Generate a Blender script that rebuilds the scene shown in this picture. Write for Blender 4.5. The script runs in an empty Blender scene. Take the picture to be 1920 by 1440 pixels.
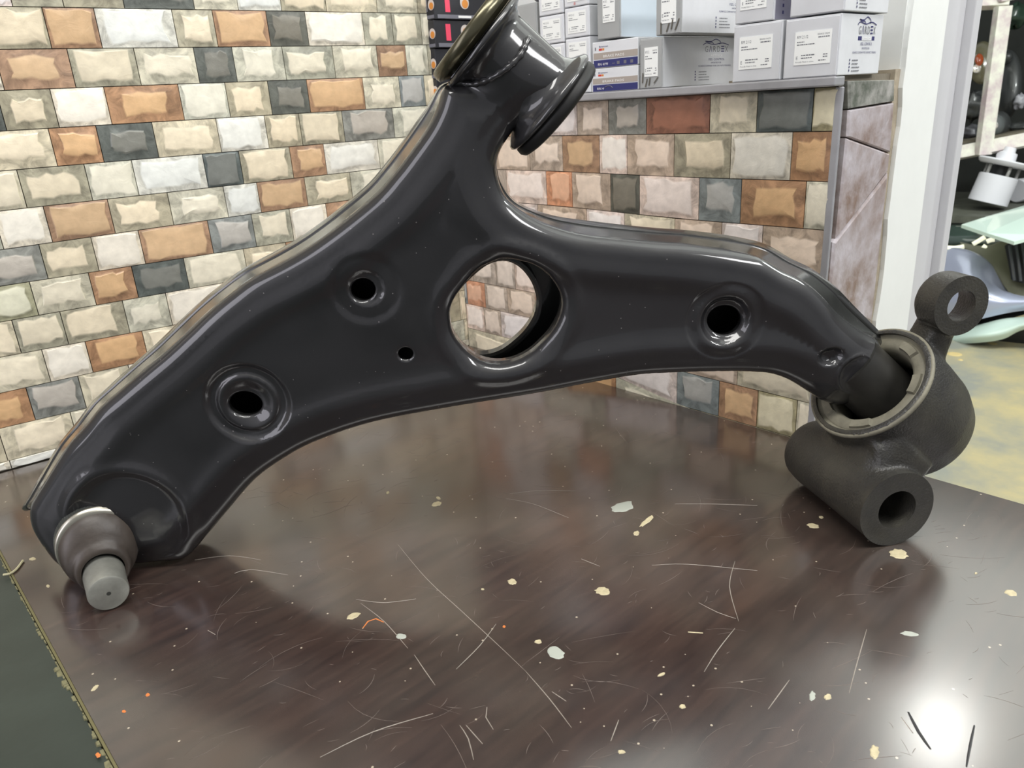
import bpy, bmesh, math, random
import numpy as np
from mathutils import Vector, Matrix
from mathutils.geometry import delaunay_2d_cdt
random.seed(7)
sc = bpy.context.scene
COL = sc.collection
# ------------------------------------------------------------------ camera
H = .28                     # camera height above the table top
FPX = 1415.06               # focal length in pixels of a 1920 px wide frame
def cam_axes(yaw=.845966, pitch=.356964, roll=-.0636097):
    f = np.array([math.cos(yaw)*math.cos(pitch), math.sin(yaw)*math.cos(pitch), -math.sin(pitch)])
    r = np.cross(f, [0, 0, 1]); r /= np.linalg.norm(r); u = np.cross(r, f)
    c, s = math.cos(roll), math.sin(roll)
    return c*r+s*u, -s*r+c*u, f
R_, U_, F_ = cam_axes()
CP = np.array([0, 0, H])
cd = bpy.data.cameras.new('camera'); cam = bpy.data.objects.new('camera', cd); COL.objects.link(cam)
cd.sensor_width = 36; cd.lens = FPX/1920*36; cd.clip_start = .01; cd.clip_end = 50
cam.matrix_world = Matrix(((R_[0], U_[0], -F_[0], 0), (R_[1], U_[1], -F_[1], 0), (R_[2], U_[2], -F_[2], H), (0, 0, 0, 1)))
cd.dof.use_dof = True; cd.dof.focus_distance = .50; cd.dof.aperture_fstop = 24
sc.camera = cam
# ------------------------------------------------------------------ light and exposure
sc.view_settings.view_transform = 'Standard'; sc.view_settings.look = 'None'
sc.view_settings.gamma = 1; sc.view_settings.use_curve_mapping = False
sc.view_settings.exposure = 0.08
world = bpy.data.worlds.new('world'); sc.world = world; world.use_nodes = True
bgn = world.node_tree.nodes['Background']; bgn.inputs[0].default_value = (.93, .96, 1, 1); bgn.inputs[1].default_value = .32
def area(name, loc, target, sx, sy, power, col=(1, 1, 1)):
    l = bpy.data.lights.new(name, 'AREA'); l.shape = 'RECTANGLE'; l.size = sx; l.size_y = sy; l.energy = power; l.color = col
    o = bpy.data.objects.new(name, l); COL.objects.link(o); o.location = loc
    o.rotation_euler = (Vector(target)-Vector(loc)).to_track_quat('-Z', 'Y').to_euler(); return o
area('ceiling_lamp', (1.987, .476, 1.5), (.45, .35, 0), .13, .13, 1.5, (1, .99, .94))
area('table_reflection_light', (1.95, 1.0, 1.58), (1.95, 1.0, 0), 2.7, 2.9, 42, (.95, 1, .95))  # added overhead light, gives the table its broad grey reflection
area('room_tube_light', (.0, .0, 1.52), (.35, .45, 0), 1.2, .3, 18.5, (1, .985, .95))
area('left_fold_light', (-.98, .46, .62), (.3, .46, .45), .5, 1.0, 6.5, (.93, .91, 1))  # added light that draws the highlight along the arm's left fold
area('right_fill_light', (.9, -1.1, 1.35), (.62, .26, .1), 1.0, .25, 19, (1, 1, 1))  # added fill to brighten the post and the carton sides
area('shop_fill_light', (2.7, -.7, 1.5), (3.6, 1.0, -.5), .8, .15, 46, (.95, 1, .97))  # added light for the shop, placed clear of the table's reflection

def ray(x, y):
    d = F_*FPX+R_*(x-960)+U_*(720-y); return d/np.linalg.norm(d)
def hit(x, y, P, n):
    n = np.array(n, float); d = ray(x, y); return CP+d*(np.dot(np.array(P, float)-CP, n)/np.dot(d, n))
def at(x, y, D): return CP+ray(x, y)*D

# ------------------------------------------------------------------ materials
def lin(c): return tuple(((v/255)/12.92 if v/255 <= .04045 else ((v/255+.055)/1.055)**2.4) for v in c)
class NT:
    def __init__(s, m): s.t = m.node_tree; s.n = s.t.nodes; s.l = s.t.links
    def new(s, k, **kw):
        x = s.n.new(k)
        for a, v in kw.items(): setattr(x, a, v)
        return x
    def link(s, a, b): s.l.new(a, b)
def mat(name, col=(200, 200, 200), rough=.5, metal=0., spec=.5, coat=0., coat_rough=.05, noise=0., nscale=30., bump=0., bscale=200., emit=None, trans=0., alpha=1., ior=1.5, vcol=False, col2=None, coords='Object'):
    m = bpy.data.materials.new(name); m.use_nodes = True; t = NT(m); b = t.n['Principled BSDF']
    b.inputs['Roughness'].default_value = rough; b.inputs['Metallic'].default_value = metal
    b.inputs['Specular IOR Level'].default_value = spec; b.inputs['IOR'].default_value = ior
    b.inputs['Coat Weight'].default_value = coat; b.inputs['Coat Roughness'].default_value = coat_rough
    b.inputs['Transmission Weight'].default_value = trans; b.inputs['Alpha'].default_value = alpha
    c = lin(col)+(1,)
    b.inputs['Base Color'].default_value = c
    tc = t.new('ShaderNodeTexCoord')
    if vcol:
        a = t.new('ShaderNodeAttribute', attribute_name='Col'); src = a.outputs['Color']
    else:
        r = t.new('ShaderNodeRGB'); r.outputs[0].default_value = c; src = r.outputs[0]
    if noise > 0:
        nz = t.new('ShaderNodeTexNoise'); nz.inputs['Scale'].default_value = nscale; nz.inputs['Detail'].default_value = 6; nz.inputs['Roughness'].default_value = .65
        t.link(tc.outputs[coords], nz.inputs['Vector'])
        mx = t.new('ShaderNodeMix', data_type='RGBA')
        if col2: mx.blend_type = 'MIX'; mx.inputs[7].default_value = lin(col2)+(1,)
        else: mx.blend_type = 'MULTIPLY'; mx.inputs[7].default_value = (1-noise,)*3+(1,)
        cr = t.new('ShaderNodeValToRGB'); cr.color_ramp.elements[0].position = .38; cr.color_ramp.elements[1].position = .66
        t.link(nz.outputs['Fac'], cr.inputs[0]); t.link(cr.outputs[0], mx.inputs[0]); t.link(src, mx.inputs[6]); src = mx.outputs[2]
    t.link(src, b.inputs['Base Color'])
    if bump > 0:
        nb = t.new('ShaderNodeTexNoise'); nb.inputs['Scale'].default_value = bscale; nb.inputs['Detail'].default_value = 4
        t.link(tc.outputs[coords], nb.inputs['Vector'])
        bp = t.new('ShaderNodeBump'); bp.inputs['Strength'].default_value = bump; bp.inputs['Distance'].default_value = .001
        t.link(nb.outputs['Fac'], bp.inputs['Height']); t.link(bp.outputs[0], b.inputs['Normal'])
    if emit: b.inputs['Emission Color'].default_value = lin(col)+(1,); b.inputs['Emission Strength'].default_value = emit
    return m

# ------------------------------------------------------------------ object helpers
def tag(o, label=None, cat=None, group=None, kind=None):
    if label: o['label'] = label
    if cat: o['category'] = cat
    if group: o['group'] = group
    if kind: o['kind'] = kind
    return o
def thing(name, loc, label, cat, group=None):
    o = bpy.data.objects.new(name, None); COL.objects.link(o); o.location = tuple(float(v) for v in loc)
    o.empty_display_size = .02
    return tag(o, label, cat, group)
def wmat(o):
    m = Matrix.Translation(o.location)
    while o.parent: o = o.parent; m = Matrix.Translation(o.location) @ m
    return m
def obj(name, V, Fc, m, parent=None, smooth=False, vcols=None, valpha=None, normals=None, mats=None, fmat=None, angle=None):
    """links a mesh given in WORLD coordinates; origin at its centre"""
    V = np.asarray(V, float); c = V.mean(0)
    me = bpy.data.meshes.new(name); me.from_pydata([tuple(v) for v in (V-c)], [], [tuple(int(i) for i in f) for f in Fc])
    me.validate()
    for mm in (mats or [m]): me.materials.append(mm)
    if fmat is not None:
        for p, i in zip(me.polygons, fmat): p.material_index = i
    if smooth or normals is not None:
        me.polygons.foreach_set('use_smooth', [True]*len(me.polygons))
    if vcols is not None:
        ca = me.color_attributes.new('Col', 'FLOAT_COLOR', 'POINT')
        ca.data.foreach_set('color', np.hstack([np.asarray(vcols, float), np.ones((len(V), 1)) if valpha is None else np.asarray(valpha, float)[:, None]]).ravel())
    if normals is not None: me.normals_split_custom_set_from_vertices([tuple(n) for n in normals])
    if angle is not None: me.set_sharp_from_angle(angle=math.radians(angle))
    o = bpy.data.objects.new(name, me); COL.objects.link(o)
    loc = Vector(c)
    if parent is not None:
        o.parent = parent; o.matrix_parent_inverse = Matrix.Identity(4)
        loc = wmat(parent).inverted() @ loc
    o.location = loc
    return o
def from_bm(name, bm, m, parent=None, smooth=False, angle=None):
    bm.verts.ensure_lookup_table(); V = [tuple(v.co) for v in bm.verts]; Fc = [[v.index for v in f.verts] for f in bm.faces]
    bm.verts.index_update(); Fc = [[v.index for v in f.verts] for f in bm.faces]
    bm.free(); return obj(name, V, Fc, m, parent, smooth, angle=angle)
def frame(ax):
    ax = np.array(ax, float); ax /= np.linalg.norm(ax)
    h = np.array([0, 0, 1.]) if abs(ax[2]) < .9 else np.array([1., 0, 0])
    a = np.cross(h, ax); a /= np.linalg.norm(a); return a, np.cross(ax, a), ax
def boxg(c, ex, ey, ez, bev=0.):
    """box verts/faces: centre, half-extent vectors"""
    c, ex, ey, ez = [np.array(v, float) for v in (c, ex, ey, ez)]
    bm = bmesh.new(); bmesh.ops.create_cube(bm, size=2)
    if bev > 0:
        # bevel in real units: scale first
        L = [np.linalg.norm(e) for e in (ex, ey, ez)]
        for v in bm.verts: v.co = Vector((v.co.x*L[0], v.co.y*L[1], v.co.z*L[2]))
        bmesh.ops.bevel(bm, geom=bm.edges[:], offset=bev, segments=2, affect='EDGES', profile=.5)
        U = [e/l for e, l in zip((ex, ey, ez), L)]
    else: U = (ex, ey, ez)
    bm.verts.index_update()
    V = [c+U[0]*v.co.x+U[1]*v.co.y+U[2]*v.co.z for v in bm.verts]; Fc = [[v.index for v in f.verts] for f in bm.faces]
    bm.free(); return V, Fc
def abox(x0, x1, y0, y1, z0, z1, bev=0.):
    return boxg(((x0+x1)/2, (y0+y1)/2, (z0+z1)/2), ((x1-x0)/2, 0, 0), (0, (y1-y0)/2, 0), (0, 0, (z1-z0)/2), bev)
def join(*gs):
    V = []; Fc = []
    for v, f in gs:
        n = len(V); V += [np.array(p) for p in v]; Fc += [[i+n for i in q] for q in f]
    return V, Fc
def lathe(P, ax, prof, n=48, cap=True, ref=None, rfun=None):
    """prof = [(s, r)] along ax from P"""
    a, b, x = frame(ax); P = np.array(P, float); V = []; Fc = []
    for s, r in prof:
        for k in range(n):
            t = 2*math.pi*k/n; rr = r*(rfun(t, s) if rfun else 1)
            V.append(P+x*s+a*rr*math.cos(t)+b*rr*math.sin(t))
    for i in range(len(prof)-1):
        for k in range(n):
            k2 = (k+1) % n; Fc.append([i*n+k, i*n+k2, (i+1)*n+k2, (i+1)*n+k])
    if cap: Fc.append(list(range(n))[::-1]); Fc.append([(len(prof)-1)*n+k for k in range(n)])
    return V, Fc
def tube(pts, r, n=8):
    pts = [np.array(p, float) for p in pts]; V = []; Fc = []
    up = None
    for i, p in enumerate(pts):
        d = pts[min(i+1, len(pts)-1)]-pts[max(i-1, 0)]; d /= np.linalg.norm(d)
        if up is None: a, b, _ = frame(d)
        else:
            a = up-d*(up@d); a /= np.linalg.norm(a); b = np.cross(d, a)
        up = a; rr = r[i] if hasattr(r, '__len__') else r
        for k in range(n):
            t = 2*math.pi*k/n; V.append(p+a*rr*math.cos(t)+b*rr*math.sin(t))
    for i in range(len(pts)-1):
        for k in range(n): Fc.append([i*n+k, i*n+(k+1) % n, (i+1)*n+(k+1) % n, (i+1)*n+k])
    Fc.append(list(range(n))[::-1]); Fc.append([(len(pts)-1)*n+k for k in range(n)])
    return V, Fc
def catmull(P, step, closed=False):
    P = [np.array(p, float) for p in P]; n = len(P); out = []
    rng = range(n if closed else n-1)
    for i in rng:
        if closed: p0, p1, p2, p3 = P[(i-1) % n], P[i], P[(i+1) % n], P[(i+2) % n]
        else: p0, p1, p2, p3 = P[max(i-1, 0)], P[i], P[i+1], P[min(i+2, n-1)]
        k = max(1, int(round(np.linalg.norm(p2-p1)/step)))
        for j in range(k):
            t = j/k; out.append(.5*((2*p1)+(-p0+p2)*t+(2*p0-5*p1+4*p2-p3)*t*t+(-p0+3*p1-3*p2+p3)*t**3))
    if not closed: out.append(P[-1])
    return np.array(out)
def text_mesh(body, size):
    cu = bpy.data.curves.new('t', 'FONT'); cu.body = body; cu.size = size; cu.resolution_u = 2; cu.align_x = 'LEFT'
    o = bpy.data.objects.new('t', cu); COL.objects.link(o)
    dg = bpy.context.evaluated_depsgraph_get(); me = bpy.data.meshes.new_from_object(o.evaluated_get(dg))
    V = np.array([v.co[:] for v in me.vertices]); Fc = [list(p.vertices) for p in me.polygons]
    bpy.data.objects.remove(o); bpy.data.curves.remove(cu); bpy.data.meshes.remove(me)
    if len(V) == 0: V = np.zeros((0, 3))
    return V, Fc

# ================================================================== SETTING
XR = .5586                                   # face of the low stone wall (runs along Y)
NL = np.array([.1096, 1, 0]); NL /= np.linalg.norm(NL)
PL = np.array([0, 2.74132*H, 0])             # face of the left wall
DL = np.array([NL[1], -NL[0], 0])            # direction along the left wall (to the corner)
YE = .2623                                   # free end of the low wall
def on_left(x, y):
    p = hit(x, y, PL, NL); return float((p-PL)@DL), float(p[2])
def on_right(x, y):
    p = hit(x, y, (XR, 0, 0), (1, 0, 0)); return float(p[1]), float(p[2])
YC = PL[1]-.1096*XR                          # corner
UC = float((np.array([XR, YC, 0])-PL)@DL)
ZF = -.72; ZC = 1.6
m_grout = mat('grout', (120, 112, 98), .8, bump=.3, bscale=400)
def brick_mat():
    m = bpy.data.materials.new('glazed_stone_tile'); m.use_nodes = True; t = NT(m); b = t.n['Principled BSDF']; tc = t.new('ShaderNodeTexCoord')
    a = t.new('ShaderNodeAttribute', attribute_name='Col'); b.inputs['Roughness'].default_value = .42
    gm = t.new('ShaderNodeNewGeometry')
    n1 = t.new('ShaderNodeTexNoise'); n1.inputs['Scale'].default_value = 75; n1.inputs['Detail'].default_value = 7; n1.inputs['Roughness'].default_value = .7; n1.inputs['Distortion'].default_value = 1.2; t.link(gm.outputs['Position'], n1.inputs['Vector'])
    r1 = t.new('ShaderNodeMapRange'); r1.inputs[1].default_value = .40; r1.inputs[2].default_value = .66; r1.inputs[3].default_value = 1.12; r1.inputs[4].default_value = .58; t.link(n1.outputs['Fac'], r1.inputs[0])
    n2 = t.new('ShaderNodeTexNoise'); n2.inputs['Scale'].default_value = 160; n2.inputs['Detail'].default_value = 6; t.link(gm.outputs['Position'], n2.inputs['Vector'])
    r2 = t.new('ShaderNodeMapRange'); r2.inputs[1].default_value = .35; r2.inputs[2].default_value = .7; r2.inputs[3].default_value = 1.03; r2.inputs[4].default_value = .90; t.link(n2.outputs['Fac'], r2.inputs[0])
    f = t.new('ShaderNodeMix', data_type='FLOAT'); t.link(a.outputs['Alpha'], f.inputs[0]); t.link(r1.outputs[0], f.inputs[2]); t.link(r2.outputs[0], f.inputs[3])
    mu = t.new('ShaderNodeVectorMath', operation='SCALE'); t.link(a.outputs['Color'], mu.inputs[0]); t.link(f.outputs[0], mu.inputs['Scale']); t.link(mu.outputs[0], b.inputs['Base Color'])
    bp = t.new('ShaderNodeBump'); bp.inputs['Strength'].default_value = .35; bp.inputs['Distance'].default_value = .0012; t.link(n1.outputs['Fac'], bp.inputs['Height']); t.link(bp.outputs[0], b.inputs['Normal'])
    return m
m_brick = brick_mat() or mat('glazed_stone_tile', rough=.42, vcol=True, noise=.14, nscale=90, bump=.12, bscale=260, coords='Object')
m_white = mat('white_plaster', (236, 238, 236), .6, noise=.05, nscale=12, bump=.2, bscale=60)
m_ceil = mat('white_ceiling', (225, 228, 228), .7)
m_floor = mat('stained_concrete', (142, 143, 134), .45, noise=.8, nscale=3.6, col2=(188, 174, 130), bump=.3, bscale=40)

V, Fc = [], []
def wall_slab(name, u0, u1, z0, z1, th=.06, back=.004):
    c = PL+DL*(u0+u1)/2+NL*(th/2+back)+np.array([0, 0, (z0+z1)/2])
    v, f = boxg(c, DL*(u1-u0)/2, NL*th/2, np.array([0, 0, (z1-z0)/2]))
    return tag(obj(name, v, f, m_grout), kind='structure')
wall_left = wall_slab('wall_left', -1.0, UC+.14, ZF, ZC)
v, f = abox(XR+.004, XR+.093, YE+.003, YC+.005, ZF, .277)
wall_right = tag(obj('wall_right', v, f, m_grout), kind='structure')
v, f = abox(-1.5, 5.2, -2.2, 4.4, ZF-.05, ZF)
tag(obj('floor', v, f, m_floor), kind='structure')
v, f = abox(-1.5, 4.0, -2.2, 2.6, ZC, ZC+.04)
tag(obj('ceiling', v, f, m_ceil), kind='structure')

PAL = {  # face colour, margin colour
 'W': ((240, 237, 226), (222, 216, 200)), 'C': ((236, 227, 204), (204, 198, 176)), 'T': ((234, 221, 194), (174, 168, 146)),
 'O': ((216, 180, 138), (172, 136, 106)), 'D': ((130, 129, 120), (98, 102, 96)), 'G': ((186, 182, 174), (136, 140, 136)),
 'R': ((164, 112, 90), (138, 94, 76)), 'P': ((248, 236, 228), (226, 208, 196)), 'Q': ((236, 220, 204), (186, 170, 154)),
 'K': ((228, 222, 194), (168, 162, 130)), 'B': ((236, 190, 160), (210, 154, 122))}
def brick(wall, org, du, dn, u0, u1, z0a, z0b, z1a, z1b, kind, name='brick'):
    """one split-face stone: slab edge, sloping margin, irregular raised face. dn points into the room.
    z0a/z0b bottom heights at u0/u1, z1a/z1b top heights"""
    g = .00035; rnd = random.Random(hash((round(u0, 4), round(z0a, 4))) & 0xffffff)
    fc, mc = PAL[kind]
    jit = rnd.uniform(-7, 7); warm = rnd.uniform(-5, 5)
    fc = [min(250, max(0, v+jit+w)) for v, w in zip(fc, (warm, 0, -warm))]; mc = [max(0, v+jit+w) for v, w in zip(mc, (warm, 0, -warm))]
    u0 += g; u1 -= g
    def P(s, t, d):
        u = u0+(u1-u0)*s; zb = z0a+(z0b-z0a)*s+g; zt = z1a+(z1b-z1a)*s-g
        return org+du*u+np.array([0, 0, zb+(zt-zb)*t])+dn*d
    w = u1-u0; h = z1a-z0a
    per = [(0, 0), (.2, 0), (.4, 0), (.6, 0), (.8, 0), (1, 0), (1, .33), (1, .67), (1, 1), (.8, 1), (.6, 1), (.4, 1), (.2, 1), (0, 1), (0, .67), (0, .33)]
    big = kind in 'WPRK' or rnd.random() < .25
    ml = rnd.uniform(.05, .12) if big else rnd.uniform(.1, .24); mr = rnd.uniform(.05, .14) if big else rnd.uniform(.08, .24)
    mb = rnd.uniform(.1, .2) if big else rnd.uniform(.2, .32); mt = rnd.uniform(.04, .12) if big else rnd.uniform(.08, .26)
    V = []; cols = []
    lm, lf = lin(mc), lin(fc)
    for s, t in per: V.append(P(s, t, -.006)); cols.append(lm)
    for s, t in per: V.append(P(s, t, 0)); q = rnd.uniform(.8, 1.25); cols.append([x*q for x in lm])
    mid = []; top = []
    for s, t in per:
        js, jt = rnd.uniform(-.035, .035), rnd.uniform(-.06, .06)
        S = ml+(1-ml-mr)*s+js; T = mb+(1-mb-mt)*t+jt
        top.append((S, T)); mid.append((S+(s-.5)*.05, T+((t-.5)*.10 if t > 0 else -.07)))
    dep = rnd.uniform(.0005, .0010)
    for S, T in mid: V.append(P(min(.985, max(.015, S)), min(.97, max(.03, T)), .0003)); q = rnd.uniform(.72, 1.1); cols.append([x*q for x in lm])
    for S, T in top: V.append(P(min(.97, max(.03, S)), min(.95, max(.05, T)), dep+rnd.uniform(-.0002, .0003))); q = rnd.uniform(.88, 1.04); cols.append([x*q for x in lf])
    cs, ct = sum(p[0] for p in top)/16, sum(p[1] for p in top)/16
    inner = []
    for S, T in top[::2]:
        V.append(P(cs+(S-cs)*.5, ct+(T-ct)*.5, dep+rnd.uniform(-.0001, .0003))); q = rnd.uniform(.93, 1.05); cols.append([x*q for x in lf])
    V.append(P(cs, ct, dep+.0002)); cols.append(lf)
    Fq = []
    for r in range(3):
        for k in range(16): k2 = (k+1) % 16; Fq.append([r*16+k, r*16+k2, (r+1)*16+k2, (r+1)*16+k])
    for k in range(8):
        a, b, c2 = 48+2*k, 48+(2*k+1) % 16, 48+(2*k+2) % 16; i0, i1 = 64+k, 64+(k+1) % 8
        Fq += [[a, b, i0], [b, i1, i0], [b, c2, i1], [i0, i1, 72]]
    # orientation: outward = dn
    n0 = np.cross(V[17]-V[16], V[33]-V[16])
    if n0 @ dn < 0: Fq = [q[::-1] for q in Fq]
    return obj(name, V, Fq, m_brick, wall, vcols=cols, valpha=[0]*48+[1]*25, smooth=True, angle=22)

Z3 = np.zeros(3)
HL = {0: [(0, -66), (365, -50), (790, -42)], 1: [(25,12.5),(354,17),(450,20),(787,25)], 2: [(100,92),(194,90),(333,89),(579,86),(704,85.4),(790,84)],
3: [(17,169),(208,162.5),(373,156),(445,154),(575,149),(708,144)], 4: [(6,247),(112.5,239.6),(208,233),(346,225),(508,216),(581,209),(683,205),(796,200)],
5: [(108,311.5),(193,304),(296,296),(415.6,286.5),(502,278),(608,271),(733,258)], 6: [(0,394),(81,388.5),(177,377),(258,365.6),(390,352),(456,346),(549,336),(615,325),(712,317)],
7: [(17,463.5),(100,453),(217,438.5),(325,425),(387.5,415.6),(492,400),(577,386),(650,373)], 8: [(90,523),(185,507),(273,495),(396,479),(477,462),(535,454)],
9: [(72,592),(183,571),(260,558),(354,542)], 10: [(46,662.5),(127,645),(267,621)], 11: [(0,733),(94,719),(173,700),(250,683)], 12: [(0,804),(65,787.5),(165,765)], 13: [(17,862),(96,845)], 14: [(0,886),(98,856)]}
HF = {}
for k, pts in HL.items():
    q = np.array([on_left(*p) for p in pts]); HF[k] = np.polyfit(q[:, 0], q[:, 1], 1)
mean_slope = np.mean([HF[k][0] for k in range(1, 9)])
for k in (9, 10, 11, 12, 13):   # short lines: keep a sane slope
    q = np.array([on_left(*p) for p in HL[k]]); HF[k] = np.array([0.0, q[:, 1].mean()]) if abs(HF[k][0]) > .02 else HF[k]
HF[0] = np.array([HF[1][0], HF[1][1]+.0308]); HF[14] = np.array([0, .0])
HX = lambda k, u: HF[k][0]*u+HF[k][1]
# joints as pixel x along the top line of each course, kinds between them
LEFT = {
 0: ([-20,25,121,234,365,447,528,612,707,783,860], 'PTTDCWTCCT'),
 1: ([-40,78,175,321,397,498,571,678,733,787,860], 'TOWTODWTTC'),
 2: ([-80,-12,125,250,362,434,528,622,705,759,800,860], 'WOTCDCTCOCT'),
 3: ([-60,-8,93,194,333,421,501,574,679,747,794,850], 'DTWOCTDOCGC'),
 4: ([-60,90,179,284,404,495,559,640,735,820], 'CODCWTTGC'),
 5: ([-60,31,157,246,379,447,542,606,707,800], 'CTCWDTOWC'),
 6: ([-70,-14,81,201,313,418,481,570,655,760,850], 'CWOTCWOTCO'),
 7: ([-50,72,170,259,389,471,542,610,700,800], 'GTWOGTWOC'),
 8: ([-60,55,165,246,344,456,535,620,720,830], 'KCODCCOWT'),
 9: ([-60,22,112,229,310,430,540,660,780], 'CTTCWOCT'),
 10: ([-40,78,159,266,360,480,600,720,830], 'CWOCTGWC'),
 11: ([-50,48,146,240,350,470,590,720,860], 'OGCWTOCT'),
 12: ([-80,-4,131,220,340,460,590,740,870], 'CCCOWTDC'),
 13: ([-80,17,130,260,400,560,720,880], 'WWWWWWW')}
for k, (xs, kinds) in LEFT.items():
    us = []
    for x in xs:
        y = np.interp(x, [p[0] for p in HL[k]], [p[1] for p in HL[k]])
        if k == 0: y = 16
        if x > HL[k][-1][0] or x < HL[k][0][0]:
            q = HL[k]; a, b = (q[-2], q[-1]) if x > q[-1][0] else (q[0], q[1]); y = a[1]+(b[1]-a[1])*(x-a[0])/(b[0]-a[0]) if k else 16
        us.append(on_left(x, y)[0])
    us = [u for u in us if u < UC-.004]; us.append(UC) ; kinds = (kinds+'CTWOC')[:len(us)-1]
    # beyond the left frame edge
    rnd = random.Random(k); pre = []; u = us[0]
    for j in range(4):
        u -= rnd.uniform(.03, .055); pre.insert(0, u); kinds = rnd.choice('CTWOCDTW' if k < 13 else 'W')+kinds
    us = pre+us
    for i, kd in enumerate(kinds):
        a, b = us[i], us[i+1]
        if b-a < .003: continue
        brick(wall_left, PL, DL, -NL, a, b, HX(k+1, a), HX(k+1, b), HX(k, a), HX(k, b), kd)
for k in range(1, 5):     # courses above the frame
    rnd = random.Random(50+k); u = -.45
    while u < UC-.002:
        b = min(UC, u+rnd.uniform(.03, .06)); 
        if UC-b < .012: b = UC
        z = HX(0, 0)+.0308*(k-1); s = HF[0][0]
        brick(wall_left, PL, DL, -NL, u, b, z+s*u, z+s*b, z+.0308+s*u, z+.0308+s*b, rnd.choice('CTWOCDTW')); u = b
# low wall on the right
PR = np.array([XR, 0, 0]); DY = np.array([0, 1., 0]); NX = np.array([-1., 0, 0])
RIGHT = [  # zbottom, ztop (left part), joints px at row px y
 (.2465, .2465, .2765, 220, [870,900,950,1010,1082,1141,1212,1331,1419,1523,1569], 'CTOPQGRCDK'),
 (.2115, .2135, .2465, 290, [870,930,993,1055,1124,1176,1264,1370,1484,1565], 'CQQOPQTWO'),
 (.1755, .1795, .2125, 360, [880,951,1025,1073,1145,1199,1311,1390,1511,1560], 'QPBQDPGOC'),
 (.1420, .1470, .1780, 440, [880,930,1010,1101,1171,1265,1353,1430,1546,1562], 'BPQPCQPQC'),
 (.1075, .1160, .1450, 520, [850,894,919,956,1010,1060,1130,1220,1310,1420,1556], 'QBPQOPCTOC'),
 (.0720, .0828, .1120, 572, [845,891,933,968,1015,1075,1140,1240,1350,1460,1550], 'QQQPTBCPGC'),
 (.0345, .0535, .0775, 690, [848,880,913,954,1010,1090,1180,1290,1383,1508], 'GBQQPTCQC'),
 (.0, .0225, .0440, 745, [880,911,942,1020,1135,1269,1348,1421,1496,1508], 'PQPCPGOKC'),
 (-.0360, -.0080, .0110, 900, [860,1000,1100,1200,1330,1500], 'CTOCT')]
zr_l = [(.2465, .2765), (.2128, .2465), (.1790, .2128), (.1475, .1790), (.1155, .1475), (.0832, .1155), (.0535, .0832), (.0225, .0535), (-.008, .0225)]
zr_r = [(.2465, .2765), (.2110, .2465), (.1755, .2110), (.1420, .1755), (.1075, .1420), (.0715, .1075), (.0345, .0715), (.0, .0345), (-.035, 0)]
YS = .47
HOLE = {4: ([894,919,956], 510), 5: ([891,933,968], 560), 6: ([880,913,954], 600), 7: ([873,911,942], 640)}
for r, (zb, zbl, zt, py, xs, kinds) in enumerate(RIGHT):
    ys = [on_right(x, py)[0] if r < 8 else YC-(x-860)/640*(YC-YE) for x in xs]
    if r in (4, 5, 6, 7):
        hy = HOLE[r][1]; hx = xs[1:4] if r != 7 else [873, 911, 942]
        nl = {4: 4, 5: 4, 6: 4, 7: 3}[r]
        ys = [on_right(x, hy)[0] if i < nl else y for i, (x, y) in enumerate(zip(xs, ys))]
    ys = [y for y in ys if y < YC-.004]
    kinds = kinds[len(xs)-len(ys)-1 if len(xs)-len(ys) > 0 else 0:]
    if len(ys) < len(xs): ys = [YC]+ys
    else: ys[0] = YC
    ys[-1] = YE
    ys = sorted(set(ys), reverse=True); kinds = kinds[:len(ys)-1].ljust(len(ys)-1, 'C')
    for i, kd in enumerate(kinds):
        b, a = ys[i], ys[i+1]
        if b-a < .004: continue
        L, Rr = (zr_l[r], zr_r[r])
        def zz(y, j):
            w = min(1, max(0, (y-.40)/.14)); return L[j]*w+Rr[j]*(1-w)
        brick(wall_right, PR, DY, NX, a, b, zz(a, 0), zz(b, 0), zz(a, 1), zz(b, 1), kd)
# lower courses of the low wall, behind the table edge
# slate slabs on the free end of the low wall (faces -Y)
m_slate = mat('purple_slate', (196, 190, 196), .35, noise=.7, nscale=22, col2=(134, 112, 100), bump=.9, bscale=90)
m_slate2 = mat('green_slate', (92, 98, 88), .3, noise=.7, nscale=55, col2=(178, 176, 172), bump=.9, bscale=90)
def endp(x, y): p = hit(x, y, (0, YE, 0), (0, 1, 0)); return p[0], p[2]
SL = [([(1585,152),(1672,150),(1671,190),(1586,204)], m_slate2), ([(1585,207),(1671,193),(1668,285),(1582,256)], m_slate),
      ([(1581,259),(1667,288),(1664,318),(1562,448),(1574,330)], m_slate), ([(1664,322),(1663,480),(1640,600),(1556,560),(1563,452)], m_slate),
      ([(1556,564),(1640,604),(1632,800),(1520,770)], m_slate)]
for poly, mm in SL:
    pts = [endp(*p) for p in poly]; pts = [(max(XR+.006, min(XR+.093, a)), b) for a, b in pts]
    if mm is m_slate and poly[0][1] > 320: pts = [(XR+.006 if a < XR+.02 else a, b) for a, b in pts]
    n = len(pts); c = np.mean(pts, 0); V = []
    for a, b in pts: V.append((a, YE+.003, b))
    for a, b in pts: V.append((a, YE-.0015, b))
    for a, b in pts: V.append((c[0]+(a-c[0])*.94, YE-.0028, c[1]+(b-c[1])*.94))
    Fq = [[r*n+k, r*n+(k+1) % n, (r+1)*n+(k+1) % n, (r+1)*n+k] for r in range(2) for k in range(n)]+[[2*n+k for k in range(n)]]
    obj('slate_slab', V, Fq, mm, wall_right)
v, f = abox(XR+.006, XR+.093, YE-.002, YE+.003, ZF, .0); obj('slate_slab', v, f, m_slate, wall_right)
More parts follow.
